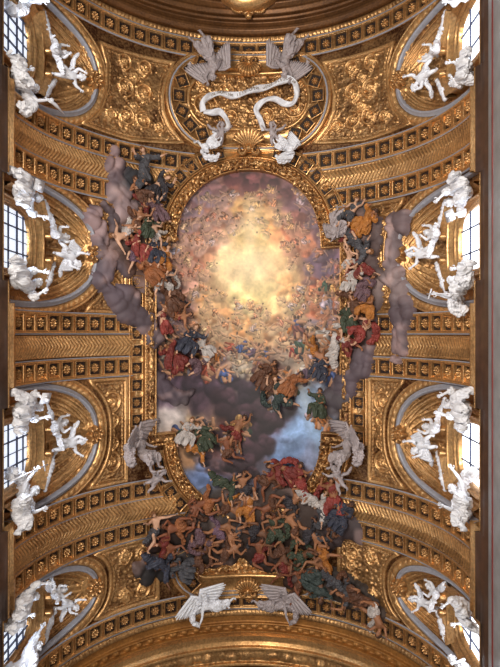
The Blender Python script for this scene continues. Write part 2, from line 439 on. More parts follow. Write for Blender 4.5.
def blob(c, r, nu=8, nv=6, rough=0.2, seed=0, sc=(1, 1, 1)):
    u = np.linspace(0, 2 * pi, nu + 1)[:-1]; v = np.linspace(0.02, pi - 0.02, nv)
    U, Vv = np.meshgrid(u, v, indexing='ij')
    X = np.stack([np.sin(Vv) * np.cos(U), np.sin(Vv) * np.sin(U), np.cos(Vv)], -1)
    n = 1 + rough * (noise(X[..., 0] * 2 + seed, X[..., 1] * 2, X[..., 2] * 2) - 0.5) * 2
    P = X * n[..., None] * r * np.array(sc) + np.array(c)
    return P.reshape(-1, 3), grid_faces(nu, nv, wrap=True)

def rosette_mesh():
    na, nr = 64, 12
    a = np.linspace(0, 2 * pi, na + 1)[:-1]; q = np.linspace(0, 1, nr)
    A, Q = np.meshgrid(a, q, indexing='ij')
    lobe = np.abs(np.cos(4 * A)) ** 0.7
    r = Q * 0.235 * (0.60 + 0.40 * lobe)
    z = 0.03 + 0.13 * np.sin(np.clip((Q - 0.25) / 0.75, 0, 1) * pi) * (0.25 + 0.75 * lobe) + 0.12 * np.sqrt(np.clip(1 - (Q / 0.22) ** 2, 0, 1))
    z = np.where(Q > 0.97, 0, z)
    return grid_mesh('rosette', np.stack([r * np.cos(A), r * np.sin(A), z], -1), wrap=True)
ROSE_ME = rosette_mesh()
def coffer_mesh():
    rings = [(0.375, 0.15), (0.365, 0.205), (0.335, 0.21), (0.325, 0.18), (0.31, 0.17), (0.305, 0.055)]
    V = []; Q = []
    for hw, z in rings:
        for x, y in ((-1, -1), (1, -1), (1, 1), (-1, 1)): V.append([x * hw, y * hw, z])
    for i in range(len(rings) - 1):
        for j in range(4):
            a = i * 4 + j; b = i * 4 + (j + 1) % 4
            Q.append([a, b, b + 4, a + 4])
    n = (len(rings) - 1) * 4; Q.append([n, n + 1, n + 2, n + 3])
    me = raw_mesh('coffer', np.array(V, float), np.array(Q), smooth=False)
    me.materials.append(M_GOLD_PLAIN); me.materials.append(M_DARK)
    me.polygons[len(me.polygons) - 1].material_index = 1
    return me
COFFER_ME = coffer_mesh()
def vmat(s, y, h=0.0, ang=0.0, sc=1.0):
    """frame on the vault: local Z points down into the church, local X along increasing s (picture right)"""
    th = s / R
    X = Vector((cos(th), 0, -sin(th))); Z = Vector((-sin(th), 0, -cos(th))); Y = Z.cross(X)
    p = VP(np.array(s), np.array(y), np.array(h))
    M = Matrix(((X.x, Y.x, Z.x, p[0]), (X.y, Y.y, Z.y, p[1]), (X.z, Y.z, Z.z, p[2]), (0, 0, 0, 1)))
    return M @ Matrix.Rotation(ang, 4, 'Z') @ Matrix.Scale(sc, 4)
def add_coffer(root, inv, s, y, ang=0.0, sc=1.0, h=0.0):
    c = bpy.data.objects.new('coffer', COFFER_ME); COL.objects.link(c)
    c.matrix_world = vmat(s, y, h, ang, sc); c.parent = root; c.matrix_parent_inverse = inv
    r = bpy.data.objects.new('rosette', ROSE_ME); COL.objects.link(r); r.parent = c
    if not ROSE_ME.materials: ROSE_ME.materials.append(M_GOLD_PLAIN)
    r.location = (0, 0, 0.05)
for bi in range(4):
    for sg in (-1, 1): build_bay(sg, bi)

# ---------------------------------------------------------------- coffered transverse arches
S_END = R * pi / 2
def coffer_row(root, inv, y, ranges):
    for a, b in ranges:
        ks = [k for k in range(-17, 18) if a - 1e-6 <= k * DS - DS * 0.45 and k * DS + DS * 0.45 <= b + 1e-6]
        if not ks: continue
        lo = a; n = int(round((b - a) / (DS / 16)))
        def hf(o, l):
            s = lo + l; f = (s / DS + 0.5) % 1.0 - 0.5
            kk = np.round(s / DS); ok = (kk >= ks[0]) & (kk <= ks[-1])
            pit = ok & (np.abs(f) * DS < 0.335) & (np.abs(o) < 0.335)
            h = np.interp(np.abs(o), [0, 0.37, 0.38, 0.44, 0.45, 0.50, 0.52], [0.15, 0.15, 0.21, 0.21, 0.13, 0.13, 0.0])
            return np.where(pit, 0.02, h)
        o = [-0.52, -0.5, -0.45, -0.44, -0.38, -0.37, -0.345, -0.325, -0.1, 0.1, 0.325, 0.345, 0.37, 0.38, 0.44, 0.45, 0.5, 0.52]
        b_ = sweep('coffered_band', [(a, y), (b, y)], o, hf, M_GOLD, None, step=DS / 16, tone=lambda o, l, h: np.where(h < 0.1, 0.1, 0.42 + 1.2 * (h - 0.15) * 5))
        b_.parent = root; b_.matrix_parent_inverse = inv
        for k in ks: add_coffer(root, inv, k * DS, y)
        for e in (-0.475, 0.475):
            f_ = sweep('grey_fillet', [(a, y + e), (b, y + e)], [-0.028, -0.024, 0.024, 0.028], profile((-0.028, 0.13), (-0.024, 0.19), (0.024, 0.19), (0.028, 0.13)), M_RIM, None, step=0.3)
            f_.parent = root; f_.matrix_parent_inverse = inv
def leaf_band(root, inv, y, ranges, wd=0.52):
    for a, b in ranges:
        def hf(o, l):
            q = o / wd; sh = np.sqrt(np.clip(1 - q * q, 0, 1))
            c = ((l + np.abs(o) * 0.8) / 0.21) % 1.0
            leaf = np.abs(c - 0.5) * 2
            return np.where(np.abs(q) > 0.999, 0.0, 0.10 + 0.20 * sh - 0.08 * leaf ** 1.5 * (np.abs(q) < 0.86) + 0.05 * (np.abs(q) > 0.88))
        o = np.linspace(-wd, wd, 21)
        b_ = sweep('leaf_torus', [(a, y), (b, y)], o, hf, M_GOLD, None, step=0.05,
                   tone=lambda o, l, h: 0.30 + 0.5 * (1 - (np.abs((((l + np.abs(o) * 0.8) / 0.21) % 1.0) - 0.5) * 2) ** 1.5))
        b_.parent = root; b_.matrix_parent_inverse = inv
def arch(label, ymid, rows, leaf=None):
    root = thing('coffered_arch', label, 'arch', Matrix.Translation((0, ymid, ZS)), 'coffered arches crossing the vault')
    inv = root.matrix_world.inverted()
    for y, rg in rows: coffer_row(root, inv, y, rg)
    if leaf: leaf_band(root, inv, leaf[0], leaf[1])
s_fr = (abs(unp(149, 333)[0]) + abs(unp(349, 333)[0])) / 2          # centre line of the long sides of the fresco frame
s_st = s_fr + 0.72                                                    # row of small coffers beside it
k_in = (round((s_st + 0.9) / DS) - 0.5) * DS
arch('single row of rosette coffers crossing the vault at the top of the picture', -14.97, [(-14.97, [(-S_END, S_END)])])
arch('double coffered arch with a leafy band, crossing above the second windows', -7.92,
     [(-8.93, [(-S_END, -2.946), (2.946, S_END)]), (-6.91, [(-S_END, -4.63), (4.63, S_END)])], (-7.92, [(-S_END, -3.95), (3.95, S_END)]))
arch('double coffered arch with a leafy band, at the middle of the fresco', 0.58,
     [(-0.455, [(-S_END, -k_in), (k_in, S_END)]), (1.61, [(-S_END, -k_in), (k_in, S_END)])], (0.58, [(-S_END, -k_in), (k_in, S_END)]))
arch('double coffered arch with a leafy band, crossing below the third windows', 8.83,
     [(7.86, [(-S_END, -4.63), (4.63, S_END)]), (9.80, [(-S_END, -2.946), (2.946, S_END)])], (8.83, [(-S_END, -3.95), (3.95, S_END)]))
arch('single row of rosette coffers crossing the vault near the bottom of the picture', 14.13, [(14.13, [(-S_END, S_END)])])

# mouldings at both ends of the vault
def end_mould(name, y0, dy, prof, label, leafy=None):
    """prof: (distance outwards, height)"""
    root = thing(name, label, 'moulding', Matrix.Translation((0, y0, ZS)))
    inv = root.matrix_world.inverted()
    for pname, pts, mat, hfx in prof:
        o = fine([(p[0] * dy, p[1]) for p in pts], 4)
        xs = [p[0] for p in pts]; hs = [p[1] for p in pts]
        hf = (lambda xs, hs, hfx: lambda o, l: np.interp(np.abs(o), xs, hs) + (hfx(np.abs(o), l) if hfx else 0))(xs, hs, hfx)
        m = sweep(pname, [(-S_END, y0), (S_END, y0)], o, hf, mat, None, step=0.07 if hfx else 0.25, tone=lambda o, l, h: 0.5 + 0 * h)
        m.parent = root; m.matrix_parent_inverse = inv
dent = lambda per, amp, a, b: (lambda o, l: np.where((o > a) & (o < b), amp * (np.sin(l * 2 * pi / per) > 0), 0))
leafn = lambda a, b, amp: (lambda o, l: np.where((o > a) & (o < b), amp * ribnoise(l * 2.2, o * 2.2, 3) ** 1.5, 0))
end_mould('end_arch_moulding', -15.48, -1, [
    ('leaf_strip', [(0, 0.0), (0.01, 0.1), (0.28, 0.16), (0.3, 0.05)], M_GOLD, dent(0.22, 0.07, 0.04, 0.26)),
    ('torus', [(0.3, 0.05), (0.34, 0.30), (0.5, 0.42), (0.66, 0.42), (0.7, 0.34), (0.95, 0.30), (1.0, 0.5), (1.1, 0.54), (1.15, 0.5)], M_BRONZE, None),
    ('outer_torus', [(1.15, 0.5), (1.18, 0.66), (1.4, 0.74), (1.45, 0.70), (1.75, 0.72), (1.8, 0.95), (1.95, 1.0), (2.0, 0.9), (2.3, 0.9), (2.4, 1.0), (2.45, 1.3)], M_BRONZE, None)],
    'brown and gilt stepped mouldings of the arch closing the vault at the top')
end_mould('end_arch_moulding', 14.65, 1, [
    ('leaf_strip', [(0, 0.0), (0.02, 0.14), (0.3, 0.2), (0.34, 0.06)], M_GOLD, dent(0.2, 0.06, 0.04, 0.3)),
    ('rosette_strip', [(0.34, 0.06), (0.7, 0.05), (0.72, 0.18), (0.78, 0.2), (0.82, -0.02), (1.12, -0.02), (1.16, 0.2), (1.2, 0.2)], M_GROUND, lambda o, l: np.where((o > 0.84) & (o < 1.1), 0.16 * (np.sin(l * 2 * pi / 0.62) > 0.1), 0)),
    ('cove', [(1.2, 0.2), (1.3, 0.12), (1.5, 0.02), (1.75, 0.0), (1.95, 0.08), (2.0, 0.22), (2.1, 0.24)], M_GOLD_PLAIN, None),
    ('foliage_strip', [(2.1, 0.24), (2.14, 0.12), (2.75, 0.12), (2.8, 0.3), (2.9, 0.32)], M_GOLD, leafn(2.16, 2.74, 0.2)),
    ('outer_cove', [(2.9, 0.32), (3.0, 0.2), (3.3, 0.1), (3.7, 0.2), (3.8, 0.4)], M_BRONZE, None)],
    'gilded mouldings of the arch along the bottom edge, with foliage strip')

# bright oculus beyond the arch, cut by the top edge of the picture
ang = np.linspace(0, 2 * pi, 41)[:-1]
def ell(rx, ry, h): return np.stack([rx * np.cos(ang), -17.85 + ry * np.sin(ang), 0 * ang + ZS + R - h], -1)
P = np.stack([ell(0.01, 0.01, 1.42), ell(1.25, 0.78, 1.42)], 1)
ocu = obj('window_9', grid_mesh('oculus_glass', P, wrap=True), M_GLASS_L, kind='structure')
P = np.stack([ell(1.25, 0.78, 1.42), ell(1.28, 0.81, 1.55), ell(1.4, 0.93, 1.6), ell(1.46, 0.99, 1.5), ell(1.62, 1.15, 1.46), ell(1.66, 1.19, 0.9)], 1)
obj('window_frame', grid_mesh('window_frame', P, wrap=True), M_GOLD_PLAIN, ocu)

# ---------------------------------------------------------------- carved gilded ornament
def splat(H, gx, gy, cx, cy, r, amp, ry=None):
    """raise a rounded boss on a height grid (gx along axis 0, gy along axis 1)"""
    ry = ry or r
    i0, i1 = np.searchsorted(gx, [cx - r, cx + r]); j0, j1 = np.searchsorted(gy, [cy - ry, cy + ry])
    if i1 <= i0 or j1 <= j0: return
    X, Y = np.meshgrid(gx[i0:i1], gy[j0:j1], indexing='ij')
    d = 1 - ((X - cx) / r) ** 2 - ((Y - cy) / ry) ** 2
    H[i0:i1, j0:j1] = np.maximum(H[i0:i1, j0:j1], amp * np.sqrt(np.clip(d, 0, 1)))
def volute(H, gx, gy, cx, cy, r, a0, sg, amp=0.16, mirror=None):
    n = int(30 + r * 60)
    for k in range(n):
        u = k / n; a = a0 + sg * u * 3.4 * pi; rr = r * (1 - u) ** 0.8
        x, y = cx + rr * cos(a), cy + rr * sin(a)
        th = 0.035 + 0.07 * r * (1 - 0.5 * u)
        pts = [(x, y, th, amp)]
        if k % 5 == 0 and u < 0.75:
            for q in (1, 2):
                pts.append((cx + (rr + q * th * 1.1) * cos(a + sg * 0.16 * q), cy + (rr + q * th * 1.1) * sin(a + sg * 0.16 * q), th * (1.25 - 0.25 * q), amp * (0.95 - 0.2 * q)))
        for p in pts:
            splat(H, gx, gy, p[0], p[1], p[2], p[3])
            if mirror is not None: splat(H, gx, gy, p[0], 2 * mirror - p[1], p[2], p[3])
    for e in ([cy] if mirror is None else [cy, 2 * mirror - cy]):
        for j in range(6): splat(H, gx, gy, cx + 0.11 * cos(j), e + 0.11 * sin(j), 0.07, amp * 0.9)
        splat(H, gx, gy, cx, e, 0.07, amp * 1.2)
def relief(name, poly, paint_h, parent, inv, base=0.03, d=0.035, mat=None, tlo=0.24, tk=4.2):
    P = np.array(poly); gx = np.arange(P[:, 0].min() - d, P[:, 0].max() + 2 * d, d); gy = np.arange(P[:, 1].min() - d, P[:, 1].max() + 2 * d, d)
    H = np.zeros((len(gx), len(gy))); paint_h(H, gx, gy)
    X, Y = np.meshgrid(gx, gy, indexing='ij')
    H = np.maximum(H, 0.05 * ribnoise(X * 2.6, Y * 2.6, 1.7) ** 2)
    Xc = (X[:-1, :-1] + X[1:, 1:]) / 2; Yc = (Y[:-1, :-1] + Y[1:, 1:]) / 2
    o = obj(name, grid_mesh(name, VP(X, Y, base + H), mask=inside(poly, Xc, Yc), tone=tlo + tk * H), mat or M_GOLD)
    o.parent = parent; o.matrix_parent_inverse = inv
    return o
def border(parent, inv, poly, closed=True):
    poly = list(poly)
    area2 = sum(poly[i][0] * poly[(i + 1) % len(poly)][1] - poly[(i + 1) % len(poly)][0] * poly[i][1] for i in range(len(poly)))
    if area2 > 0: poly = poly[::-1]          # outward = positive offset
    o = [-0.16, -0.14, -0.10, -0.06, -0.02, 0.0, 0.03, 0.06, 0.10, 0.14, 0.18, 0.20]
    def hf(q, l):
        b = np.interp(q, [-0.16, -0.14, -0.06, -0.02, 0.0, 0.03, 0.14, 0.18, 0.20], [0.02, 0.10, 0.10, 0.04, 0.04, 0.14, 0.16, 0.14, 0.0])
        return b + 0.04 * (np.abs(q + 0.10) < 0.045) * np.sin(l * 2 * pi / 0.2)
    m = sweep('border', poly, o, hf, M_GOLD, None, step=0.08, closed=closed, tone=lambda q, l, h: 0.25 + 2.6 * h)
    m.parent = parent; m.matrix_parent_inverse = inv
def clean(poly):
    out = [poly[0]]
    for p in poly[1:]:
        if abs(p[0] - out[-1][0]) + abs(p[1] - out[-1][1]) > 0.12: out.append(p)
    return out
def panel(label, poly, volutes, mirror=None):
    cx = sum(p[0] for p in poly) / len(poly); cy = sum(p[1] for p in poly) / len(poly)
    root = thing('ornament_panel', label, 'panel', vmat(cx, cy), 'carved panels beside the lunettes'); inv = root.matrix_world.inverted()
    def ph(H, gx, gy):
        for v in volutes: volute(H, gx, gy, *v, mirror=mirror)
        rs = random.Random(int(abs(cx) * 100))
        for k in range(90):
            x = rs.uniform(gx[0], gx[-1]); y = rs.uniform(gy[0], gy[-1])
            splat(H, gx, gy, x, y, rs.uniform(0.05, 0.12), 0.08)
    relief('scroll_foliage', poly, ph, root, inv); border(root, inv, poly)
P1 = [(103, 47), (170, 65), (163, 80), (160, 95), (161, 112), (167, 127), (178, 141), (130, 138), (86, 123), (99, 111), (107, 88), (108, 65)]
for sg, nm in ((-1, 'upper left, between first lunette and cartouche'), (1, 'upper right, between first lunette and cartouche')):
    pl = [(sg * abs(unp(x, y)[0]), unp(x, y)[1]) for x, y in P1]
    c = unp(134, 92); c2 = unp(134, 70); c3 = unp(134, 120); x0 = sg * abs(c[0])
    vs = []
    for e in (-1, 1):
        vs += [(x0 + e * 0.55, c[1] - 0.1, 0.5, pi / 2, e), (x0 + e * 0.5, c[1] + 1.35, 0.48, -pi / 2, -e), (x0 + e * 0.6, c[1] - 1.35, 0.42, pi / 2, e), (x0 + e * 1.35, c[1] + 1.5, 0.3, 0, e)]
    vs += [(x0, c[1] - 0.75, 0.25, 0, 1), (x0, c[1] + 0.7, 0.25, 0, 1)]
    panel('large gilded scroll panel, ' + nm, pl, vs)
for bi, ya, yb in ((1, -6.2, -1.15), (2, 2.32, 7.15), (3, 10.5, 13.45)):
    yc, w = BAYS[bi]; s0 = s_st + 0.62 if bi < 3 else 5.0
    for sg in (-1, 1):
        cur = [p for p in lunette_curve(yc, w, 0.82) if ya + 0.02 < p[1] < yb - 0.02 and p[0] < S_LEG]
        cur = [(cur[0][0] + 0.1, ya)] + cur + [(cur[-1][0] + 0.1, yb)]
        poly = clean([(sg * s0, ya)] + [(sg * a, b) for a, b in cur] + [(sg * s0, yb)])
        x0 = sg * (s0 + 0.75); hh = (yb - ya) / 2
        vs = [(x0, yc - hh * 0.62, min(0.55, hh * 0.3), pi / 2, sg), (x0 - sg * 0.1, yc - hh * 0.22, 0.32, -pi / 2, -sg), (x0 + sg * 0.9, yc - hh * 0.72, 0.32, 0, 1)]
        if bi == 3: vs += [(x0 + sg * 1.0, yc - hh * 0.6, 0.3, 0, 1)]
        panel('gilded scroll panel beside the %s %s lunette' % (POS[bi], SIDE[sg]), poly, vs, mirror=yc)

# coffered strips beside the long sides of the fresco
for sg in (-1, 1):
    root = thing('coffered_strip', 'row of small rosette coffers along the %s side of the fresco' % SIDE[sg], 'coffer strip', vmat(sg * s_st, 0.4), 'coffered strips beside the fresco'); inv = root.matrix_world.inverted()
    b = sweep('strip_moulding', [(sg * s_st, -4.75), (sg * s_st, 5.55)], [-0.42, -0.40, -0.34, -0.3, 0.3, 0.34, 0.40, 0.42], profile((-0.42, 0), (-0.40, 0.2), (-0.34, 0.2), (-0.3, 0.13), (0.3, 0.13), (0.34, 0.2), (0.40, 0.2), (0.42, 0)), M_GOLD_PLAIN)
    b.parent = root; b.matrix_parent_inverse = inv
    for k in range(12): add_coffer(root, inv, sg * s_st, -4.3 + k * 0.86, 0, 0.85, 0.13)

# stadium-shaped cartouches at both ends of the fresco
def stadium(cs, cy, r, n=20):
    pts = []
    for k in range(n + 1):
        a = -pi / 2 + pi * k / n; pts.append((cs + r * cos(a), cy + r * sin(a)))
    for k in range(n + 1):
        a = pi / 2 + pi * k / n; pts.append((-cs + r * cos(a), cy + r * sin(a)))
    return clean(pts)
def cartouche(label, cs, cy, r, nc, vol):
    root = thing('cartouche', label, 'cartouche', vmat(0, cy)); inv = root.matrix_world.inverted()
    st = stadium(cs, cy, r)[::-1]
    o = np.array([-0.62, -0.60, -0.52, -0.46, -0.40, -0.36, 0, 0.36, 0.40, 0.46, 0.48, 0.56, 0.60, 0.66, 0.72, 0.74])
    hh = [0.02, 0.24, 0.28, 0.28, 0.22, 0.15, 0.15, 0.15, 0.22, 0.22, 0.14, 0.12, 0.22, 0.24, 0.2, 0.0]
    b = sweep('coffered_ring', st, o, profile(*zip(o, hh)), M_GOLD_PLAIN, None, step=0.2, closed=True); b.parent = root; b.matrix_parent_inverse = inv
    b = sweep('grey_fillet', stadium(cs, cy, r + 0.5)[::-1], [-0.05, -0.04, 0.04, 0.05], profile((-0.05, 0.1), (-0.04, 0.2), (0.04, 0.2), (0.05, 0.1)), M_RIM, None, step=0.2, closed=True); b.parent = root; b.matrix_parent_inverse = inv
    for sg in (-1, 1):
        for k in range(nc):
            a = (k - (nc - 1) / 2) * 0.80 / r
            if sg < 0: a = pi - a
            add_coffer(root, inv, sg * cs + r * cos(a), cy + r * sin(a), -a if False else a, 0.92, 0.15)
    def ph(H, gx, gy):
        for v in vol: volute(H, gx, gy, *v)
        rs = random.Random(3)
        for k in range(240): splat(H, gx, gy, rs.uniform(gx[0], gx[-1]), rs.uniform(gy[0], gy[-1]), rs.uniform(0.05, 0.13), 0.10)
    relief('carved_field', stadium(cs, cy, r - 0.55), ph, root, inv, base=0.04)
cs = abs(unp(215, 103)[0]); cy1 = unp(249, 103)[1]
vs = []
for e in (-1, 1): vs += [(e * 2.4, cy1 + 0.3, 0.7, 0, e), (e * 1.2, cy1 - 0.5, 0.5, pi, -e), (e * 1.0, cy1 + 0.75, 0.45, pi, e), (e * 2.6, cy1 - 0.95, 0.35, 0, e)]
cartouche('oval coffered cartouche with carved field above the fresco, behind the white banner', cs, cy1, 1.98, 7, vs)
vs = []
for e in (-1, 1): vs += [(e * 1.5, 11.9, 0.6, 0, e), (e * 0.8, 12.3, 0.4, pi, -e), (e * 2.6, 12.1, 0.45, 0, e)]
cartouche('oval coffered cartouche below the fresco, mostly behind the falling figures', 2.2, 12.0, 1.35, 4, vs)

# ---------------------------------------------------------------- frame of the fresco
ys_top, ys_bot = unp(249, 246)[1], unp(249, 434)[1]
s_ear = 80 / F * (3.5049 * R) * 1.005
def frame_path(g=0.0):
    a, b = s_fr + g, s_ear + g; ry = 80 / F * 3.5049 * R + g
    pts = []
    for k in range(25):
        f = pi * k / 24; pts.append((-b * cos(f), ys_top - ry * sin(f)))
    pts += [(b, ys_top - g), (a, ys_top - g), (a, ys_bot + g), (b, ys_bot + g)]
    for k in range(25):
        f = pi * k / 24; pts.append((b * cos(f), ys_bot + ry * sin(f)))
    pts += [(-b, ys_bot + g), (-a, ys_bot + g), (-a, ys_top - g), (-b, ys_top - g)]
    return clean(pts)
fr_root = thing('fresco_frame', 'heavy gilded leaf-carved frame with stepped corners around the ceiling fresco', 'frame', vmat(0, 0.4)); inv = fr_root.matrix_world.inverted()
FP = frame_path()
def fr_prof(o, l):
    b = np.interp(o, [-0.34, -0.32, -0.26, -0.22, 0.20, 0.24, 0.30, 0.33], [0.0, 0.34, 0.38, 0.30, 0.26, 0.42, 0.42, 0.0])
    q = np.clip(1 - (o / 0.22) ** 2, 0, 1)
    g = 0.16 * np.sqrt(q) * (0.45 + 0.55 * np.abs(np.sin(l * pi / 0.42 + o * 5)) ** 0.6) + 0.16 * q * ribnoise(l * 2.7, o * 3.4, 9) ** 1.4
    bead = 0.05 * (np.abs(o + 0.24) < 0.04) * np.sin(l * 2 * pi / 0.16)
    return b + np.where(np.abs(o) < 0.22, g, 0) + bead
m = sweep('carved_moulding', FP[::-1] if False else FP, np.linspace(-0.34, 0.33, 29), fr_prof, M_GOLD, None, step=0.045, closed=True,
          tone=lambda o, l, h: np.where(np.abs(o) < 0.22, -0.25 + 2.4 * (h - 0.22), 0.6))
m.parent = fr_root; m.matrix_parent_inverse = inv
for top in (1, -1):
    ry = 80 / F * 3.5049 * R
    arcp = []
    for k in range(31):
        f = pi * (0.04 + 0.92 * k / 30); arcp.append((-(s_ear + .80) * cos(f), (ys_top - (ry + .80) * sin(f)) if top > 0 else (ys_bot + (ry + .80) * sin(f))))
    o_ = [-0.44, -0.42, -0.36, -0.34, 0.34, 0.36, 0.42, 0.44]
    m = sweep('coffered_border', arcp, o_, profile(*zip(o_, (0, .24, .24, .16, .16, .24, .24, 0))), M_GOLD_PLAIN, step=0.15); m.parent = fr_root; m.matrix_parent_inverse = inv
    for k in range(17):
        f = pi * (0.08 + 0.84 * k / 16)
        if 0.40 < f / pi < 0.60: continue
        add_coffer(fr_root, inv, -(s_ear + .80) * cos(f), (ys_top - (ry + .80) * sin(f)) if top > 0 else (ys_bot + (ry + .80) * sin(f)), (pi / 2 - f) * top, 0.85, 0.15)
# thick acanthus leaves over the curved ends of the frame
lv = []
for top in (1, -1):
    ry = 80 / F * 3.5049 * R
    for k in range(44):
        f = pi * (k + 0.5) / 44
        for e in (-1, 1):
            off = e * 0.14 + random.uniform(-0.05, 0.05)
            s = -(s_ear + off) * cos(f); y = (ys_top - (ry + off) * sin(f)) if top > 0 else (ys_bot + (ry + off) * sin(f))
            M = np.array(vmat(s, y, 0.42 + random.uniform(-0.04, 0.06), random.uniform(0, 6.3)))
            V, Q = blob((0, 0, 0), random.uniform(0.11, 0.2), 7, 5, 0.6, k * 3 + e, (1.2, 0.65, 0.8))
            lv.append((V @ M[:3, :3].T + M[:3, 3], Q))
m = obj('acanthus_leaves', parts_mesh('acanthus_leaves', lv), M_GOLD_PLAIN); m.parent = fr_root; m.matrix_parent_inverse = inv

# ---------------------------------------------------------------- shells, banner
def shell_mesh(r=0.8, ribs=11, spread=2.5, depth=0.45):
    na, nr = ribs * 6 + 1, 14
    a = np.linspace(-spread / 2, spread / 2, na); q = np.linspace(0.08, 1, nr)
    A, Q = np.meshgrid(a, q, indexing='ij')
    rb = np.abs(np.sin((A / spread + 0.5) * ribs * pi)) ** 0.7
    rad = r * Q * (1 + 0.10 * rb * Q) * (0.86 + 0.14 * np.cos(A))
    z = depth * np.sin(Q * pi * 0.62) + 0.10 * rb * Q
    z = np.where(Q > 0.97, z - 0.25, z)
    top = np.stack([rad * np.sin(A), rad * np.cos(A), z], -1)
    return grid_mesh('shell', top, tone=0.2 + 0.7 * rb)
def gold_shell(label, px, py, r, ang, h=0.3, cat='shell ornament'):
    s, y = unp(px, py); root = thing('scallop_shell', label, cat, vmat(s, y, h, ang), 'gilded scallop shells')
    obj('fan', shell_mesh(r), M_GOLD, root)
    ch = [blob((0, 0.02, 0.12), r * 0.2, 10, 8, 0.1)]
    for e in (-1, 1):
        for k in range(9):
            a = k * 0.55; rr = r * 0.34 * (1 - k * 0.08)
            ch.append(blob((e * (r * 0.42 + rr * 0.8 * cos(a + 2.2)), -0.12 * r + rr * 0.8 * sin(a + 2.2), 0.1), r * 0.13, 7, 5, 0.1))
    obj('scroll_base', parts_mesh('scroll_base', ch), M_GOLD_PLAIN, root)
    return root
gold_shell('gilded scallop shell at the top of the fresco frame, below the banner', 249, 152, 0.95, 0, 0.55)
gold_shell('smaller gilded scallop shell between the two highest angels', 249, 66, 0.75, pi, 0.35)
gold_shell('dim gilded scallop shell between the two white winged figures at the bottom', 248, 588, 0.75, 0, 0.35)

def smooth_path(pts, n=10):
    P = [np.array(p, float) for p in pts]; P = [2 * P[0] - P[1]] + P + [2 * P[-1] - P[-2]]; out = []
    for i in range(1, len(P) - 2):
        for k in range(n):
            t = k / n; a, b, c, d = P[i - 1:i + 3]
            out.append(0.5 * (2 * b + (c - a) * t + (2 * a - 5 * b + 4 * c - d) * t * t + (3 * b - a - 3 * c + d) * t ** 3))
    out.append(P[-2]); return out
bn = thing('banner', 'long curling white inscribed stucco banner across the cartouche above the fresco', 'banner', vmat(0, cy1, 0.6)); inv = bn.matrix_world.inverted()
BA = [(201, 116), (200, 108), (208, 101), (219, 97.5), (231, 99.5), (247, 98), (264, 92.6), (281, 86.5), (292, 84.5), (299, 90), (300, 100), (295, 107), (286, 107), (277, 104), (266, 106), (257, 114), (261, 123), (265, 134)]
BB = [(201, 116), (210, 118), (219, 117), (226, 124), (227, 131), (218, 136), (211, 134)]
for pts in (BA, BB):
    pth = [unp(*p) for p in smooth_path(pts, 6)]
    hf = lambda o, l: 0.72 + 0.14 * np.sin(l * 2.3) + 0.10 * np.sin(o * 9 + l * 4) - np.where(np.abs(o) > 0.135, 0.06, 0) - np.where(np.abs(o) > 0.142, 0.05, 0)
    m = sweep('ribbon', pth, [-0.145, -0.14, -0.13, -0.08, -0.03, 0.03, 0.08, 0.13, 0.14, 0.145], hf, M_STUCCO, None, step=0.05); m.parent = bn; m.matrix_parent_inverse = inv
def glyphs(text):
    out = {}
    dg = bpy.context.evaluated_depsgraph_get()
    for ch in set(text):
        if ch == ' ': continue
        c = bpy.data.curves.new('letter', 'FONT'); c.body = ch; c.align_x = 'CENTER'; c.align_y = 'CENTER'; c.size = 0.24; c.extrude = 0.008
        o = bpy.data.objects.new('letter', c); COL.objects.link(o); bpy.context.view_layer.update()
        me = bpy.data.meshes.new_from_object(o.evaluated_get(bpy.context.evaluated_depsgraph_get())); out[ch] = me
        bpy.data.objects.remove(o)
    return out
TXT = 'IN NOMINE IESV OMNE GENV FLECTATVR'
GL = glyphs(TXT); M_INK = plain('inscription_gold', srgb(120, 96, 70), 0.5, 0.05)
pth = np.array([unp(*p) for p in smooth_path(BA[2:10], 10)]); Ls = np.concatenate([[0], np.cumsum(np.linalg.norm(np.diff(pth, axis=0), axis=1))])
lst = []; nq = len(TXT); Vv = []; Fv = []
ink = []
L0 = np.linalg.norm(np.diff(np.array([unp(*p) for p in smooth_path(BA[:3], 6)]), axis=0), axis=1).sum()
for i, chh in enumerate(TXT):
    if chh == ' ': continue
    l = Ls[-1] * (i + 0.6) / nq; s = np.interp(l, Ls, pth[:, 0]); y = np.interp(l, Ls, pth[:, 1])
    s2 = np.interp(l + 0.1, Ls, pth[:, 0]); y2 = np.interp(l + 0.1, Ls, pth[:, 1]); ang = atan2(-(y2 - y), s2 - s)
    hh = 0.72 + 0.14 * sin((l + L0) * 2.3) + 0.10 * sin((l + L0) * 4) + 0.03
    M = vmat(s, y, hh, ang)
    me = GL[chh]; n0 = len(Vv)
    for v in me.vertices:
        p = M @ Vector((v.co.x * 0.8, v.co.y, v.co.z)); Vv.append(tuple(p))
    for f in me.polygons: Fv.append([n0 + q for q in f.vertices])
me = bpy.data.meshes.new('lettering'); me.from_pydata(Vv, [], Fv); me.update()
m = obj('lettering', me, M_INK); m.parent = bn; m.matrix_parent_inverse = inv
# carved escutcheon on the arch at the top edge
s, y = unp(249, 16); root = thing('escutcheon', 'gilded carved scroll escutcheon at the top edge, under the bright opening', 'ornament', vmat(s, y, 0.75)); 
ch = []
for e in (-1, 1):
    for k in range(26):
        a = k * 0.26; rr = 0.62 * (1 - k / 34)
        ch.append(blob((e * (0.62 + rr * cos(a + 1.2)), 0.1 + rr * sin(a + 1.2), 0.08 + 0.005 * k), 0.12 - 0.002 * k, 7, 5, 0.15, k))
obj('side_scroll', parts_mesh('side_scroll', ch), M_GOLD_PLAIN, root)
obj('shield', parts_mesh('shield', [blob((0, 0.1, 0.05), 0.5, 16, 10, 0.15, 3, (0.9, 1.1, 0.4)), blob((0, -0.45, 0.1), 0.2, 8, 6, 0.2, 5)]), M_GOLD_PLAIN, root)

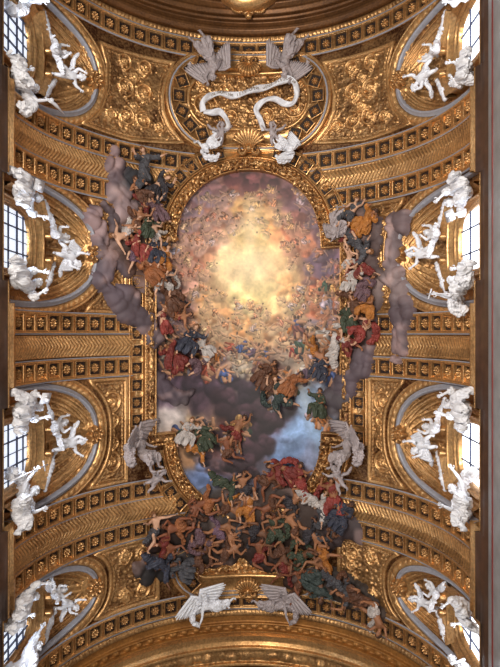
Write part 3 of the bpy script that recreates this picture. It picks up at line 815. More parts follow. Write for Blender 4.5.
# ---------------------------------------------------------------- the fresco: a plain painted heaven of clouds, glow and small robed figures
CP = np.array([
 (250,180,125,85,85),(200,192,138,115,125),(175,215,140,118,128),(300,190,132,98,102),(322,222,118,98,108),(222,212,188,148,132),(250,205,208,168,116),
 (250,235,238,204,140),(250,265,248,226,168),(250,290,242,218,156),(225,268,236,206,160),(278,268,232,194,144),(200,240,205,160,140),(190,265,200,150,130),
 (178,292,190,150,135),(300,240,200,140,110),(325,265,120,100,115),(330,290,185,110,80),(320,310,190,122,88),(205,300,215,175,130),(290,300,225,190,140),
 (165,270,170,130,120),(165,310,130,105,110),(168,340,122,92,100),(188,345,100,88,108),(210,330,215,180,140),(250,330,222,178,128),(290,330,208,172,132),
 (320,330,152,140,150),(342,345,112,100,100),(180,375,92,70,84),(210,372,118,88,95),(240,372,196,180,160),(270,375,112,76,70),(300,368,182,162,142),
 (328,370,132,120,125),(162,395,96,76,94),(200,395,90,70,80),(240,400,86,66,76),(280,400,88,72,78),(310,400,160,182,210),(337,400,84,72,80),
 (168,420,190,180,176),(195,425,214,186,150),(230,425,92,62,60),(270,420,80,60,70),(300,432,150,176,212),(325,430,128,158,196),(185,447,152,120,92),
 (215,458,122,92,92),(250,450,90,66,76),(290,455,138,162,200),(320,462,132,140,165),(205,478,128,148,190),(250,480,130,124,140),(300,482,120,80,70),
 (110,172,112,86,96),(122,200,158,128,130),(95,222,110,85,96),(128,182,76,78,88),(150,192,84,76,74),(130,240,124,84,66),(150,230,112,66,54),
 (110,282,112,92,108),(140,272,132,82,62),(152,302,132,102,108),(135,315,100,80,92),(150,340,108,86,96),(360,230,130,92,84),(375,255,120,84,80),(360,290,134,84,66),(402,215,120,94,98),
 (395,250,128,104,108),(392,285,150,124,124),(400,320,104,82,92),(398,350,96,74,82),(345,385,98,78,92),(360,365,100,80,92),(355,330,130,84,70),
 (150,540,84,46,34),(165,565,52,44,46),(220,500,84,58,46),(250,530,80,48,36),(300,520,92,58,42),(350,520,92,70,76),(345,500,140,44,38),
 (300,560,76,44,30),(350,590,72,54,42),(382,612,88,60,42),(225,550,70,44,34),(270,500,96,62,46)], float)
def field(x, y, p=2.4):
    """smooth colour of the painted heaven at a place of the vault (palette of the pigments)"""
    x = np.asarray(x, float); w = 0; c = 0
    for q in CP:
        k = 1 / (((x - q[0]) ** 2 + (y - q[1]) ** 2) / 40 + 1) ** p
        w = w + k; c = c + k[..., None] * q[2:5]
    return c / w[..., None] / 255
RES = 2.4; X0, Y0, WX, WY = 140, 160, 220, 356
cw, chh = int(WX * RES), int(WY * RES)
gx_, gy_ = np.meshgrid(X0 + (np.arange(cw) + .5) / RES, Y0 + (np.arange(chh) + .5) / RES)
wx = (fbm(gx_ / 22, gy_ / 22, 1) - .5) * 26; wy = (fbm(gx_ / 22, gy_ / 22, 5) - .5) * 26
IMG = field(gx_ + wx, gy_ + wy)
b1 = fbm(gx_ / 13 + wx * .04, gy_ / 13 + wy * .04, 2, 5)
IMG *= (1 + (b1 - 0.5) * 0.9)[..., None]
GLOW = np.array([250.0, 262.0])
def capsule(ax, ay, bx, by, ra, rb, col, fold=0.0, ph=0.0, soft=0.0):
    m = max(ra, rb) + 1
    i0 = int((min(ay, by) - m - Y0) * RES); i1 = int((max(ay, by) + m - Y0) * RES) + 1
    j0 = int((min(ax, bx) - m - X0) * RES); j1 = int((max(ax, bx) + m - X0) * RES) + 1
    i0, j0 = max(0, i0), max(0, j0); i1, j1 = min(chh, i1), min(cw, j1)
    if i1 <= i0 or j1 <= j0: return
    x = gx_[i0:i1, j0:j1]; y = gy_[i0:i1, j0:j1]
    dx, dy = bx - ax, by - ay; L2 = dx * dx + dy * dy + 1e-6
    t = np.clip(((x - ax) * dx + (y - ay) * dy) / L2, 0, 1)
    nx, ny = x - ax - t * dx, y - ay - t * dy; r = ra + (rb - ra) * t
    d = np.hypot(nx, ny)
    if fold: r = r * (1 + 0.25 * np.sin(t * 9 + ph))
    k = np.clip((r - d) * RES + 0.5, 0, 1)[..., None] if not soft else (np.clip((r - d) / (r * soft), 0, 1) ** 1.3)[..., None] * .85
    g = GLOW - np.array([(ax + bx) / 2, (ay + by) / 2]); g /= np.linalg.norm(g) + 1e-6
    q = np.clip(d / np.maximum(r, .1), 0, 1)
    side = (nx * g[0] + ny * g[1]) / np.maximum(r, .1)
    sh = 0.86 + 0.34 * side - 0.18 * q ** 3
    if fold: sh = sh + fold * np.sin((nx * g[1] - ny * g[0]) * 2.4 / max(ra, .5) * 2 + t * 5 + ph)
    IMG[i0:i1, j0:j1] = IMG[i0:i1, j0:j1] * (1 - k) + k * np.array(col) * sh[..., None]
rp = random.Random(21)
def puff(x, y, r, col, soft=.75):
    for k in range(7):
        a = rp.uniform(0, 6.3); q = rp.uniform(0, r * .7)
        capsule(x + q * cos(a), y + q * sin(a), x + q * cos(a) + rp.uniform(-r, r) * .4, y + q * sin(a), r * rp.uniform(.5, .8), r * rp.uniform(.4, .7), np.array(col) * rp.uniform(.9, 1.12), soft=soft)
def tiny(x, y, L, a, skin, robe, robe2=None):
    """a small painted figure of no particular person: robe, limbs, head"""
    u = np.array([cos(a), sin(a)]); v = np.array([-u[1], u[0]]); c = np.array([x, y])
    P = lambda p, q: tuple(c + u * p * L + v * q * L)
    s1 = rp.choice((-1, 1)); sf = .55 if L < 24 and y < 335 else 0.0
    if robe is not None:
        capsule(*P(-.45, .18 * s1), *P(.02, 0), L * .10, L * .19, robe, .16, rp.uniform(0, 6))
        capsule(*P(-.30, -.22 * s1), *P(.05, .05), L * .10, L * .16, np.array(robe) * .86, .16, rp.uniform(0, 6))
    capsule(*P(-.05, 0), *P(-.28, .20 * s1), L * .11, L * .085, skin, soft=sf); capsule(*P(-.28, .20 * s1), *P(-.50, .06 * s1), L * .085, L * .06, skin, soft=sf)
    capsule(*P(-.05, 0), *P(-.35, -.12 * s1), L * .11, L * .08, skin, soft=sf)
    capsule(*P(-.05, 0), *P(.20, .02), L * .10, L * .12, skin if robe2 is None else robe2, 0 if robe2 is None else .12)
    if robe is not None: capsule(*P(-.18, .12 * s1), *P(.0, -.06 * s1), L * .10, L * .12, np.array(robe) * 1.08, .2, rp.uniform(0, 6))
    capsule(*P(.20, .08), *P(.12 + rp.uniform(-.2, .3), .36), L * .07, L * .05, skin, soft=sf); capsule(*P(.20, -.08), *P(.15 + rp.uniform(-.2, .3), -.34), L * .07, L * .05, skin, soft=sf)
    capsule(*P(.38, .02), *P(.40, .02), L * .075, L * .07, skin, soft=sf); capsule(*P(.42, .04), *P(.44, .04), L * .06, L * .06, np.array(skin) * .5)
C = lambda r, g, b: np.array([r, g, b]) / 255
# cloud banks
for k in range(520):
    x = rp.uniform(150, 350); y = rp.uniform(168, 505)
    d = math.hypot(x - 250, (y - 262) * .9)
    if d < 34: continue
    col = field(np.array([x]), np.array([y]))[0]
    if y > 395 and (x > 285 or (x < 222 and y < 440) or y > 470): continue
    puff(x, y, rp.uniform(4, 11), col * rp.uniform(.86, 1.2) * (np.array([1.06, .98, .93]) if y < 380 else 1))
for (pts, r, col) in (([(158,385),(175,392),(195,385),(215,390),(235,380),(250,392),(268,385),(285,395)], 13, C(88,70,82)), ([(225,400),(240,415),(255,430),(270,420),(285,408),(262,448),(240,452),(222,440),(245,465)], 14, C(84,62,70)),
                      ([(338,395),(345,410),(335,425)], 13, C(104,86,98)), ([(205,462),(228,468),(250,474)], 7, C(86,66,72)), ([(250,182),(232,178),(270,180)], 11, C(122,78,78))):
    for (x, y) in pts: puff(x, y, r, col * .92, .4); puff(x + 3, y - 5, r * .6, col * 1.22, .5)
IMG = np.clip(IMG, 0, 1) ** 1.18
# sky and slanting beams in the lower part
beam = np.clip(1 - np.abs((gx_ - 300) - (gy_ - 380) * .32) / 13, 0, 1) * np.clip((gy_ - 375) / 20, 0, 1) * np.clip((480 - gy_) / 60, 0, 1)
beam2 = np.clip(1 - np.abs((gx_ - 318) - (gy_ - 380) * .34) / 5, 0, 1) * np.clip((gy_ - 375) / 20, 0, 1) * np.clip((480 - gy_) / 60, 0, 1)
IMG += (np.maximum(beam, beam2) * .32)[..., None] * (C(225, 228, 226) - IMG)
# rings of small cherubs round the glow
for k in range(250):
    a = rp.uniform(0, 2 * pi); d = 36 + 68 * rp.random() ** .8
    x, y = 250 + d * cos(a) * .98, 268 + d * sin(a) * .98
    if not (158 < x < 342) or y < 190: continue
    w = (d - 36) / 68; base = field(np.array([x]), np.array([y]))[0]
    skin = base * .45 + C(238, 184, 146) * .55 * (1 - .22 * w); L = 12 + 10 * w * rp.random()
    rb = rp.choice([C(214,140,96), C(228,190,140), C(196,120,92), C(190,168,170), None, None, C(222,170,110)])
    puff(x, y + 3, 4 + L * .2, base * rp.uniform(.92, 1.12)); tiny(x, y, L, rp.uniform(0, 6.3), skin, None if rb is None else rb * .7 + base * .3)
# crowds of robed figures on the clouds
CROWD = [(168,335,1.0),(178,350,1),(190,340,1),(200,352,1),(188,365,1),(172,365,1),(205,368,1),(215,358,.8),(160,355,1),(222,372,.8),
         (262,362,1),(272,375,1.2),(285,385,1.2),(278,395,1.1),(296,352,.9),(305,340,1),(318,348,1.1),(330,338,1.1),(340,350,1.2),(325,362,1.2),(310,368,1.1),(335,372,1.1),(300,325,.9),(345,330,1.1),
         (180,430,1),(195,440,1),(205,430,1),(240,425,1.1),(228,442,1.1),(236,438,1.1),(330,405,1.2),(322,415,1),(250,350,.8),(236,352,.7),(330,215,.8),(178,300,1),(168,285,1),(170,255,1.1),(165,270,1.1),(332,290,1),(325,300,1)]
PAL = [C(70,86,132), C(150,52,42), C(196,118,50), C(64,82,66), C(188,176,164), C(120,72,62), C(206,158,96), C(92,70,86), C(160,150,160), C(172,84,62), C(70,60,62), C(190,170,180)]
for n, (x, y, k) in enumerate(CROWD):
    for j in range(2):
        a = rp.uniform(-2.2, -.9) if rp.random() < .6 else rp.uniform(0, 6.3)
        tiny(x + rp.uniform(-5, 5), y + rp.uniform(-5, 5), rp.uniform(20, 29) * k, a, C(214,158,120) * rp.uniform(.72, 1.02), PAL[(n * 5 + j * 3) % len(PAL)], rp.choice([None, PAL[(n * 7 + 2) % len(PAL)]]))
# soft light of the painted glory
gl = np.exp(-(((gx_ - 250) / 27) ** 2 + ((gy_ - 266) / 25) ** 2)) ; gl = np.maximum(gl, np.exp(-((gx_ - 250) / 9) ** 2) * np.clip((gy_ - 192) / 30, 0, 1) * np.clip((270 - gy_) / 20, 0, 1) * .8)
IMG += (gl * .75)[..., None] * (C(255, 228, 182) - IMG)
IMG *= (1 + (fbm(gx_ / 2.2, gy_ / 2.2, 8, 3) - .5) * .12)[..., None]
IMG = np.clip(IMG, 0.02, 1)
# the painted surface, one continuous curved field inside the frame
fp_poly = [(x, y) for x, y in FP]
pxs = np.arange(143, 356, 0.45); pys = np.arange(163, 515, 0.45)
sv = np.array([unp(x, PY)[0] for x in pxs]); Zv = R * (2.5049 + np.cos(sv / R))
Sg = np.repeat(sv[:, None], len(pys), 1); Yg = (pys[None] - PY) * Zv[:, None] / F
ii = np.clip(((pys - Y0) * RES).astype(int), 0, chh - 1); jj = np.clip(((pxs - X0) * RES).astype(int), 0, cw - 1)
colr = lin(IMG[ii][:, jj].transpose(1, 0, 2))
Sc = (Sg[:-1, :-1] + Sg[1:, 1:]) / 2; Yc_ = (Yg[:-1, :-1] + Yg[1:, 1:]) / 2
fresco = obj('ceiling_fresco', grid_mesh('ceiling_fresco', VP(Sg, Yg, 0.06), mask=inside(fp_poly, Sc, Yc_), col=colr), M_FRESCO)
tag(fresco, 'large ceiling fresco of glowing clouds and small robed figures within the gilded frame', 'fresco')

# ---------------------------------------------------------------- modelled clouds that spill over the frame
def cloud(label, chain, hmax=0.45, dark=1.0, seed=0, group='modelled clouds spilling over the frame'):
    """chain: capsules (x, y, r) in a row over the vault"""
    P = []
    for (x, y, r) in chain:
        s, yy = unp(x, y); P.append((s, yy, 1.3 * r * R * (2.5049 + cos(s / R)) / F))
    P = np.array(P); d = 0.06; m = P[:, 2].max() + .3
    gx = np.arange(P[:, 0].min() - m, P[:, 0].max() + m, d); gy = np.arange(P[:, 1].min() - m, P[:, 1].max() + m, d)
    X, Y = np.meshgrid(gx, gy, indexing='ij'); H = np.full(X.shape, -9.0)
    wx = X + (noise(X * 1.1, Y * 1.1, seed) - .5) * .55; wy = Y + (noise(X * 1.1, Y * 1.1, seed + 7) - .5) * .55
    rc = random.Random(seed); Hh = np.zeros(X.shape)
    for a, b in list(zip(P[:-1], P[1:])):
        n = max(3, int(np.linalg.norm(b[:2] - a[:2]) / .10))
        for k in range(n):
            t = (k + rc.random()) / n; r = a[2] + (b[2] - a[2]) * t; an = rc.uniform(0, 6.3); q = r * .62 * rc.random() ** .6; rr = r * rc.uniform(.38, .68)
            cx, cy = a[0] + (b[0] - a[0]) * t + q * cos(an), a[1] + (b[1] - a[1]) * t + q * sin(an)
            e = 1 - ((wx - cx) ** 2 + (wy - cy) ** 2) / rr ** 2
            Hh = np.maximum(Hh, hmax * (.55 + .9 * rr) * np.sqrt(np.clip(e, 0, 1))); H = np.maximum(H, e)
    Hh = Hh + np.where(Hh > 0, .05 * fbm(X * 3, Y * 3, seed), 0) + .02
    Z = R * (2.5049 + np.cos(X / R)); pxx = PX + F * (R * np.sin(X / R) - CX) / (Z + 0); pyy = PY + Y * F / Z
    c = field(pxx, pyy, 3.0) * dark * (0.86 + 0.34 * fbm(X * 1.2, Y * 1.2, seed, 3))[..., None]
    c = c * .62 + c.mean(-1, keepdims=True) * np.array([.41, .375, .36])
    pk = np.clip((fbm(X * .8, Y * .8, seed + 4, 3) - .56) * 7, 0, 1)[..., None]; c = c * (.86 - .36 * pk) + .5 * pk * np.array(C(204, 170, 162)) * dark  # pinkish highlights painted into the cloud colour as noise patches
    mk = (H[:-1, :-1] > -.03) | (H[1:, 1:] > -.03) | (H[1:, :-1] > -.03) | (H[:-1, 1:] > -.03)
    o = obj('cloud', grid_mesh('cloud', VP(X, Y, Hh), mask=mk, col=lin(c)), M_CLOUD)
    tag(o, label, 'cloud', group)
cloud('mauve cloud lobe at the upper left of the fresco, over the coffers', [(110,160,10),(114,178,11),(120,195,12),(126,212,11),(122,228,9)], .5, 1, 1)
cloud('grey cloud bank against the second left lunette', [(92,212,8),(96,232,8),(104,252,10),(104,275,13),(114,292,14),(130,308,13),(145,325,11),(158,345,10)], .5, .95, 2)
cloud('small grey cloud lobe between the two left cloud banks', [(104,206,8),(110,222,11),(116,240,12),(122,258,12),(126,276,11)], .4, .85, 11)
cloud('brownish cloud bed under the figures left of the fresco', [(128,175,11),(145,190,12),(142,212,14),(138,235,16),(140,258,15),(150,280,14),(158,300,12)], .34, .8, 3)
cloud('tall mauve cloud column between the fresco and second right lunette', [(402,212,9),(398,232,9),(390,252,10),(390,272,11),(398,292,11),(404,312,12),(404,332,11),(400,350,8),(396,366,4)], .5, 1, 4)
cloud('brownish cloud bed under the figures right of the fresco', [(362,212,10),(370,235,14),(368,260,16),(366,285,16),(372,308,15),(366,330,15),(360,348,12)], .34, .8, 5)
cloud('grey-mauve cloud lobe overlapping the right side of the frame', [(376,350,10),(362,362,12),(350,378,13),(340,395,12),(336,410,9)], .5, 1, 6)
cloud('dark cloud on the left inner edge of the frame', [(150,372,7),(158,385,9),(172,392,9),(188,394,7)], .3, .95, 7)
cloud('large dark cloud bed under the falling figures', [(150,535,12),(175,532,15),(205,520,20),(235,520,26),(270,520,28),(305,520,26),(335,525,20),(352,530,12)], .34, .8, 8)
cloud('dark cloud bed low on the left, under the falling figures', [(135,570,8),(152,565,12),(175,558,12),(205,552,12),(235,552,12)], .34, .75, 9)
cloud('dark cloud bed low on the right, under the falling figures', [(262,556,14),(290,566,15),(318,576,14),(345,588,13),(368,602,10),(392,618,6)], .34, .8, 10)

# ---------------------------------------------------------------- figures
def nrmz(v):
    v = np.array(v, float); return v / np.linalg.norm(v)
def skin_mesh(nodes, edges, root=0, sub=2):
    """nodes: list of (pos, radius or (rx, ry)); grown into one continuous surface"""
    me = bpy.data.meshes.new('body'); me.from_pydata([tuple(p) for p, r in nodes], edges, []); me.update()
    o = bpy.data.objects.new('body', me); COL.objects.link(o)
    sk = o.modifiers.new('skin', 'SKIN'); sk.use_smooth_shade = True
    for i, (p, r) in enumerate(nodes):
        v = me.skin_vertices[0].data[i]; v.radius = (r, r) if np.isscalar(r) else r; v.use_root = (i == root)
    ss = o.modifiers.new('sub', 'SUBSURF'); ss.levels = sub; ss.render_levels = sub
    bpy.context.view_layer.update()
    out = bpy.data.meshes.new_from_object(o.evaluated_get(bpy.context.evaluated_depsgraph_get()))
    bpy.data.objects.remove(o)
    V = np.zeros(len(out.vertices) * 3); out.vertices.foreach_get('co', V)
    Fs = [tuple(f.vertices) for f in out.polygons]
    N = np.zeros(len(out.vertices) * 3); out.vertices.foreach_get('normal', N)
    bpy.data.meshes.remove(out)
    return V.reshape(-1, 3), Fs, N.reshape(-1, 3)
def join_mesh(name, chunks):
    V = []; Q = []
    for v, f in chunks:
        n = len(V); V += [tuple(p) for p in v]; Q += [tuple(int(i) + n for i in q) for q in f]
    me = bpy.data.meshes.new(name); me.from_pydata(V, [], Q); me.polygons.foreach_set('use_smooth', [True] * len(Q)); me.update(); return me
def basis(up, front):
    z = nrmz(up); y = -nrmz(front); y = y - z * (y @ z); y = nrmz(y); x = np.cross(y, z); return np.stack([x, y, z], 1)
def head_chunk(c, up, front, r):
    nu, nv = 20, 14; u = np.linspace(0, 2 * pi, nu + 1)[:-1]; v = np.linspace(0.03, pi - 0.03, nv)
    U, W = np.meshgrid(u, v, indexing='ij'); X = np.stack([np.sin(W) * np.cos(U) * 0.78, np.sin(W) * np.sin(U) * 0.95, np.cos(W) * 1.12], -1)
    f = np.clip(-X[..., 1], 0, 1); z = X[..., 2]; x = X[..., 0]
    X[..., 0] *= np.where(z < -.2, 1 + (z + .2) * .35, 1)
    nose = np.exp(-(x / .12) ** 2 - ((z + .12) / .2) ** 2) * .28 * (f > .3)
    brow = np.exp(-((z - .16) / .1) ** 2) * .07 * f; eye = (np.exp(-((x - .28) / .13) ** 2) + np.exp(-((x + .28) / .13) ** 2)) * np.exp(-((z - .02) / .1) ** 2) * .10 * f
    mouth = np.exp(-(x / .2) ** 2 - ((z + .48) / .05) ** 2) * .05 * f; chin = np.exp(-(x / .25) ** 2 - ((z + .8) / .2) ** 2) * .12 * (X[..., 1] < 0)
    X[..., 1] -= nose + brow - eye - mouth + chin
    B = basis(up, front); ch = [((X.reshape(-1, 3) * r) @ B.T + c, grid_faces(nu, nv, wrap=True))]
    for e in (-1, 1):
        V, Q = blob((0, 0, 0), r * .22, 6, 5, 0, 0, (.35, .7, 1.1)); ch.append(((V + np.array([e * .78 * r, .05 * r, -.05 * r])) @ B.T + c, Q))
    return ch
def tube(p, r, n=6):
    """bent tapered tube through points p"""
    p = [np.array(q, float) for q in p]; V = []
    for i, q in enumerate(p):
        d = nrmz(p[min(i + 1, len(p) - 1)] - p[max(i - 1, 0)]); a = nrmz(np.cross(d, (0.3, 0.5, 0.81))); b = np.cross(d, a)
        for k in range(n): V.append(q + r[i] * (a * cos(2 * pi * k / n) + b * sin(2 * pi * k / n)))
    Q = [(i * n + k, i * n + (k + 1) % n, (i + 1) * n + (k + 1) % n, (i + 1) * n + k) for i in range(len(p) - 1) for k in range(n)]
    Q += [tuple(range(n))[::-1], tuple((len(p) - 1) * n + k for k in range(n))]
    return np.array(V), Q
def hand_chunk(w, d, side, k):
    """palm with four unequal bent fingers and a thumb leaving its side"""
    d = nrmz(d); a = nrmz(np.cross(d, side)) if abs(d @ nrmz(side)) < .95 else nrmz(np.cross(d, (0, 0, 1))); b = np.cross(a, d)
    ch = []; V, Q = blob((0, 0, 0), 1, 8, 6, 0, 0, (.042 * k, .052 * k, .018 * k)); B = np.stack([b, d, a], 1); ch.append((V @ B.T + w + d * .045 * k, Q))
    for j, L in enumerate((.070, .080, .074, .058)):
        o = w + d * .085 * k + b * (.030 - .020 * j) * k; s = b * (.25 - .17 * j)
        p1 = o + nrmz(d + s * .6) * L * .45 * k; p2 = p1 + nrmz(d + s * .5 - a * .5) * L * .32 * k; p3 = p2 + nrmz(d * .8 - a) * L * .25 * k
        ch.append(tube([o, p1, p2, p3], [.0095 * k, .009 * k, .008 * k, .006 * k]))
    o = w + d * .03 * k + b * .036 * k; p1 = o + nrmz(d * .7 + b) * .04 * k; p2 = p1 + nrmz(d + b * .35 - a * .3) * .032 * k
    ch.append(tube([o, p1, p2], [.012 * k, .011 * k, .008 * k])); return ch
POSE = {
 'sit':    dict(sp=(.05,.05,1), ch=(-.05,-.12,1), hd=(-.15,-.25,1), fc=(-.35,-1,-.45), arms=[((.75,-.35,.05),(-.05,-.65,.75)),((-.55,-.35,-.75),(.35,-.85,-.1))], legs=[((.40,-.85,-.12),(.05,.05,-1)),((-.40,-.80,-.35),(-.1,.15,-1))]),
 'lean':   dict(sp=(-.25,0,1), ch=(-.2,-.2,1), hd=(.3,-.3,1), fc=(.6,-1,-.3), arms=[((.4,-.75,-.3),(-.4,-.7,.35)),((-.7,-.3,-.6),(.2,-.9,.1))], legs=[((.5,-.8,-.1),(.1,-.1,-1)),((-.15,-.9,-.4),(.25,.2,-1))]),
 'reach':  dict(sp=(.25,0,1), ch=(.25,-.15,1), hd=(.4,-.2,.9), fc=(.7,-.9,-.2), arms=[((.85,-.4,.2),(.55,-.5,.6)),((-.5,-.5,-.6),(.2,-.9,-.1))], legs=[((.3,-.9,-.25),(-.1,.05,-1)),((-.5,-.7,-.3),(-.15,.1,-1))]),
 'stand':  dict(sp=(.1,0,1), ch=(.12,-.08,1), hd=(.35,-.1,1), fc=(.5,-.9,.4), arms=[((.55,-.25,.9),(.5,-.2,1)),((-.6,-.3,-.7),(.1,-.8,-.3))], legs=[((.15,-.1,-1),(.05,.1,-1)),((-.2,-.3,-1),(-.05,.15,-1))]),
 'fly':    dict(sp=(.15,-.1,1), ch=(.3,-.2,1), hd=(.5,-.3,.8), fc=(.6,-.9,.1), arms=[((.6,-.5,.6),(0,-.5,.9)),((-.7,-.4,-.3),(.35,-.7,.2))], legs=[((.25,0,-1),(.35,.4,-.8)),((-.15,-.45,-.9),(.2,.6,-.8))]),
 'kneel':  dict(sp=(-.25,-.15,1), ch=(-.35,-.25,.9), hd=(-.5,-.4,.7), fc=(-.5,-.9,-.3), arms=[((.2,-.8,.4),(-.6,-.4,.6)),((-.8,-.4,0),(.1,-.6,.7))], legs=[((.55,-.55,-.6),(.1,.55,-.85)),((-.1,-.5,-.9),(-.5,.6,-.6))]),
 'fall':   dict(sp=(.35,-.1,.9), ch=(.6,-.15,.75), hd=(.8,-.2,.5), fc=(.3,-1,.1), arms=[((.8,-.5,.1),(-.1,-.5,.8)),((-.5,-.6,.3),(.5,-.5,.6))], legs=[((.7,-.6,-.3),(-.5,0,-.8)),((-.3,-.4,-.9),(-.5,.5,-.6))]),
 'tumble': dict(sp=(-.3,-.2,.9), ch=(-.6,-.2,.7), hd=(-.8,-.3,.3), fc=(-.2,-1,-.3), arms=[((.5,-.5,.6),(-.5,-.4,.7)),((-.7,-.4,-.4),(.5,-.6,-.5))], legs=[((.8,-.5,-.2),(-.5,0,-.85)),((.2,-.6,-.8),(-.5,.4,-.7))]),
 'recline':dict(sp=(.75,-.1,.6), ch=(.6,-.2,.8), hd=(.3,-.3,.9), fc=(-.5,-.9,0), arms=[((.6,-.3,-.8),(.5,-.6,-.2)),((-.5,-.5,.4),(-.1,-.6,.7))], legs=[((-.8,-.5,.25),(-.55,.1,-.8)),((-.8,-.45,-.25),(-.95,.1,0))]),
 'child':  dict(sp=(.1,0,1), ch=(.15,-.1,1), hd=(.2,-.15,1), fc=(.2,-1,-.4), arms=[((.7,-.5,.4),(-.1,-.5,.8)),((-.7,-.5,-.3),(.3,-.8,.2))], legs=[((.45,-.8,-.2),(.25,0,-1)),((-.45,-.75,-.45),(.1,.05,-1))]),
 'cherub': dict(sp=(-.2,-.1,1), ch=(-.35,-.2,.9), hd=(-.5,-.3,.9), fc=(-.4,-1,-.1), arms=[((.8,-.4,.3),(.2,-.5,.8)),((-.7,-.5,.1),(.1,-.6,.7))], legs=[((.5,-.5,-.7),(.3,.4,-.8)),((-.2,-.6,-.8),(-.1,.4,-.9))]),
}
KIT = {}
def build_pose(name, child=False):
    key = (name, child)
    if key in KIT: return KIT[key]
    p = POSE[name]; S = 0.62 if child else 1.0; fat = 1.95 if child else 1.18
    hip = np.zeros(3); sp = nrmz(p['sp']); ch = nrmz(p['ch']); hd = nrmz(p['hd'])
    mid = sp * .18 * S; chest = mid + nrmz(sp + ch) * .20 * S; nk = chest + ch * .13 * S; hc = nk + hd * (.19 if not child else .24) * S
    side = nrmz(np.cross(ch, nrmz(p['fc'])) * -1); side = side if side[0] > 0 else -side
    side = nrmz(side * .5 + np.array([.8, 0, 0]) - ch * (ch @ np.array([.8, 0, 0])))
    f = S * fat; nodes = [(hip, .125 * f), (mid, (.115 * f, .10 * f)), (chest, (.145 * f, .115 * f)), (nk, .055 * f), (hc, .06 * f)]; edges = [(0, 1), (1, 2), (2, 3), (3, 4)]
    chunks = []; J = dict(hip=hip, mid=mid, chest=chest, nk=nk, hc=hc)
    for i, (e, (ua, fa)) in enumerate(zip((1, -1), p['arms'])):
        sh = chest + side * e * .17 * S + ch * .05 * S; el = sh + nrmz(ua) * .29 * S; wr = el + nrmz(fa) * .25 * S
        n = len(nodes); nodes += [(sh, .062 * f), (sh * .5 + el * .5, .052 * f), (el, .042 * f), (el * .6 + wr * .4, .041 * f), (wr, .026 * f), (wr + nrmz(fa) * .03 * S, .024 * f)]
        edges += [(2, n), (n, n + 1), (n + 1, n + 2), (n + 2, n + 3), (n + 3, n + 4), (n + 4, n + 5)]
        chunks += hand_chunk(wr + nrmz(fa) * .01, fa, side * e, S * 1.1 * (1.15 if child else 1)); J['el%d' % i] = el; J['wr%d' % i] = wr; J['sh%d' % i] = sh
    for i, (e, (th, sn)) in enumerate(zip((1, -1), p['legs'])):
        hj = hip + np.array([e * .095 * S, 0, -.02 * S]); kn = hj + nrmz(th) * .43 * S * (.8 if child else 1); an = kn + nrmz(sn) * .41 * S * (.8 if child else 1)
        fwd = np.array([0, -1, 0]) - nrmz(sn) * (-nrmz(sn)[1]); fwd = nrmz(fwd + nrmz(sn) * .35); toe = an + fwd * .17 * S; n = len(nodes)
        nodes += [(hj, .095 * f), (hj * .5 + kn * .5, .080 * f), (kn, .056 * f), (kn * .65 + an * .35, .058 * f), (an, .034 * f), (an * .4 + toe * .6, .034 * f), (toe, .022 * f)]
        fb = basis(-nrmz(sn), fwd); fk = S * (1.25 if child else 1.05)
        V_, Q_ = blob((0, 0, 0), 1, 10, 7, 0, 0, (.044 * fk, .105 * fk, .034 * fk)); chunks.append(((V_ + np.array([0, -.075, -.02]) * fk) @ fb.T + an, Q_))
        for j in range(5):
            V_, Q_ = blob((0, 0, 0), 1, 6, 5, 0, 0, (.011 * fk * (1.4 if j == 0 else 1), .024 * fk, .011 * fk)); chunks.append(((V_ + np.array([e * (-.032 + .016 * j), -.178 + .008 * j, -.03]) * fk) @ fb.T + an, Q_))
        edges += [(0, n), (n, n + 1), (n + 1, n + 2), (n + 2, n + 3), (n + 3, n + 4), (n + 4, n + 5), (n + 5, n + 6)]; J['kn%d' % i] = kn; J['an%d' % i] = an; J['toe%d' % i] = toe
    V, Q, N = skin_mesh(nodes, edges, 0, 2); hr = .110 * (1.0 if not child else 1.0)
    chunks = [(V, Q)] + chunks + head_chunk(hc, hd, p['fc'], hr); body = join_mesh('body', chunks)
    B = basis(hd, p['fc']); hch = []
    for k in range(26):
        a = k * 2.4; zz = 1 - k / 26 * 1.25; q = sqrt(max(0, 1 - zz * zz)); v = np.array([cos(a) * q * .82, sin(a) * q, zz * 1.1])
        if v[1] < -.45 and zz < .6: continue
        V, Q = blob((0, 0, 0), hr * .33, 6, 5, .3, k); hch.append((V + (v * hr * 1.02) @ B.T + hc, Q))
    hair = join_mesh('hair', hch); J['side'] = side; J['ch'] = ch; J['fc'] = nrmz(p['fc'])
    KIT[key] = (body, hair, J, S); return KIT[key]
def folds(V, N, seed, amp, fr):
    t = ribnoise(V[:, 0] * fr[0] + seed, V[:, 1] * fr[1], V[:, 2] * fr[2]); return V + N * (amp * (t - .45))[:, None]
DRK = {}
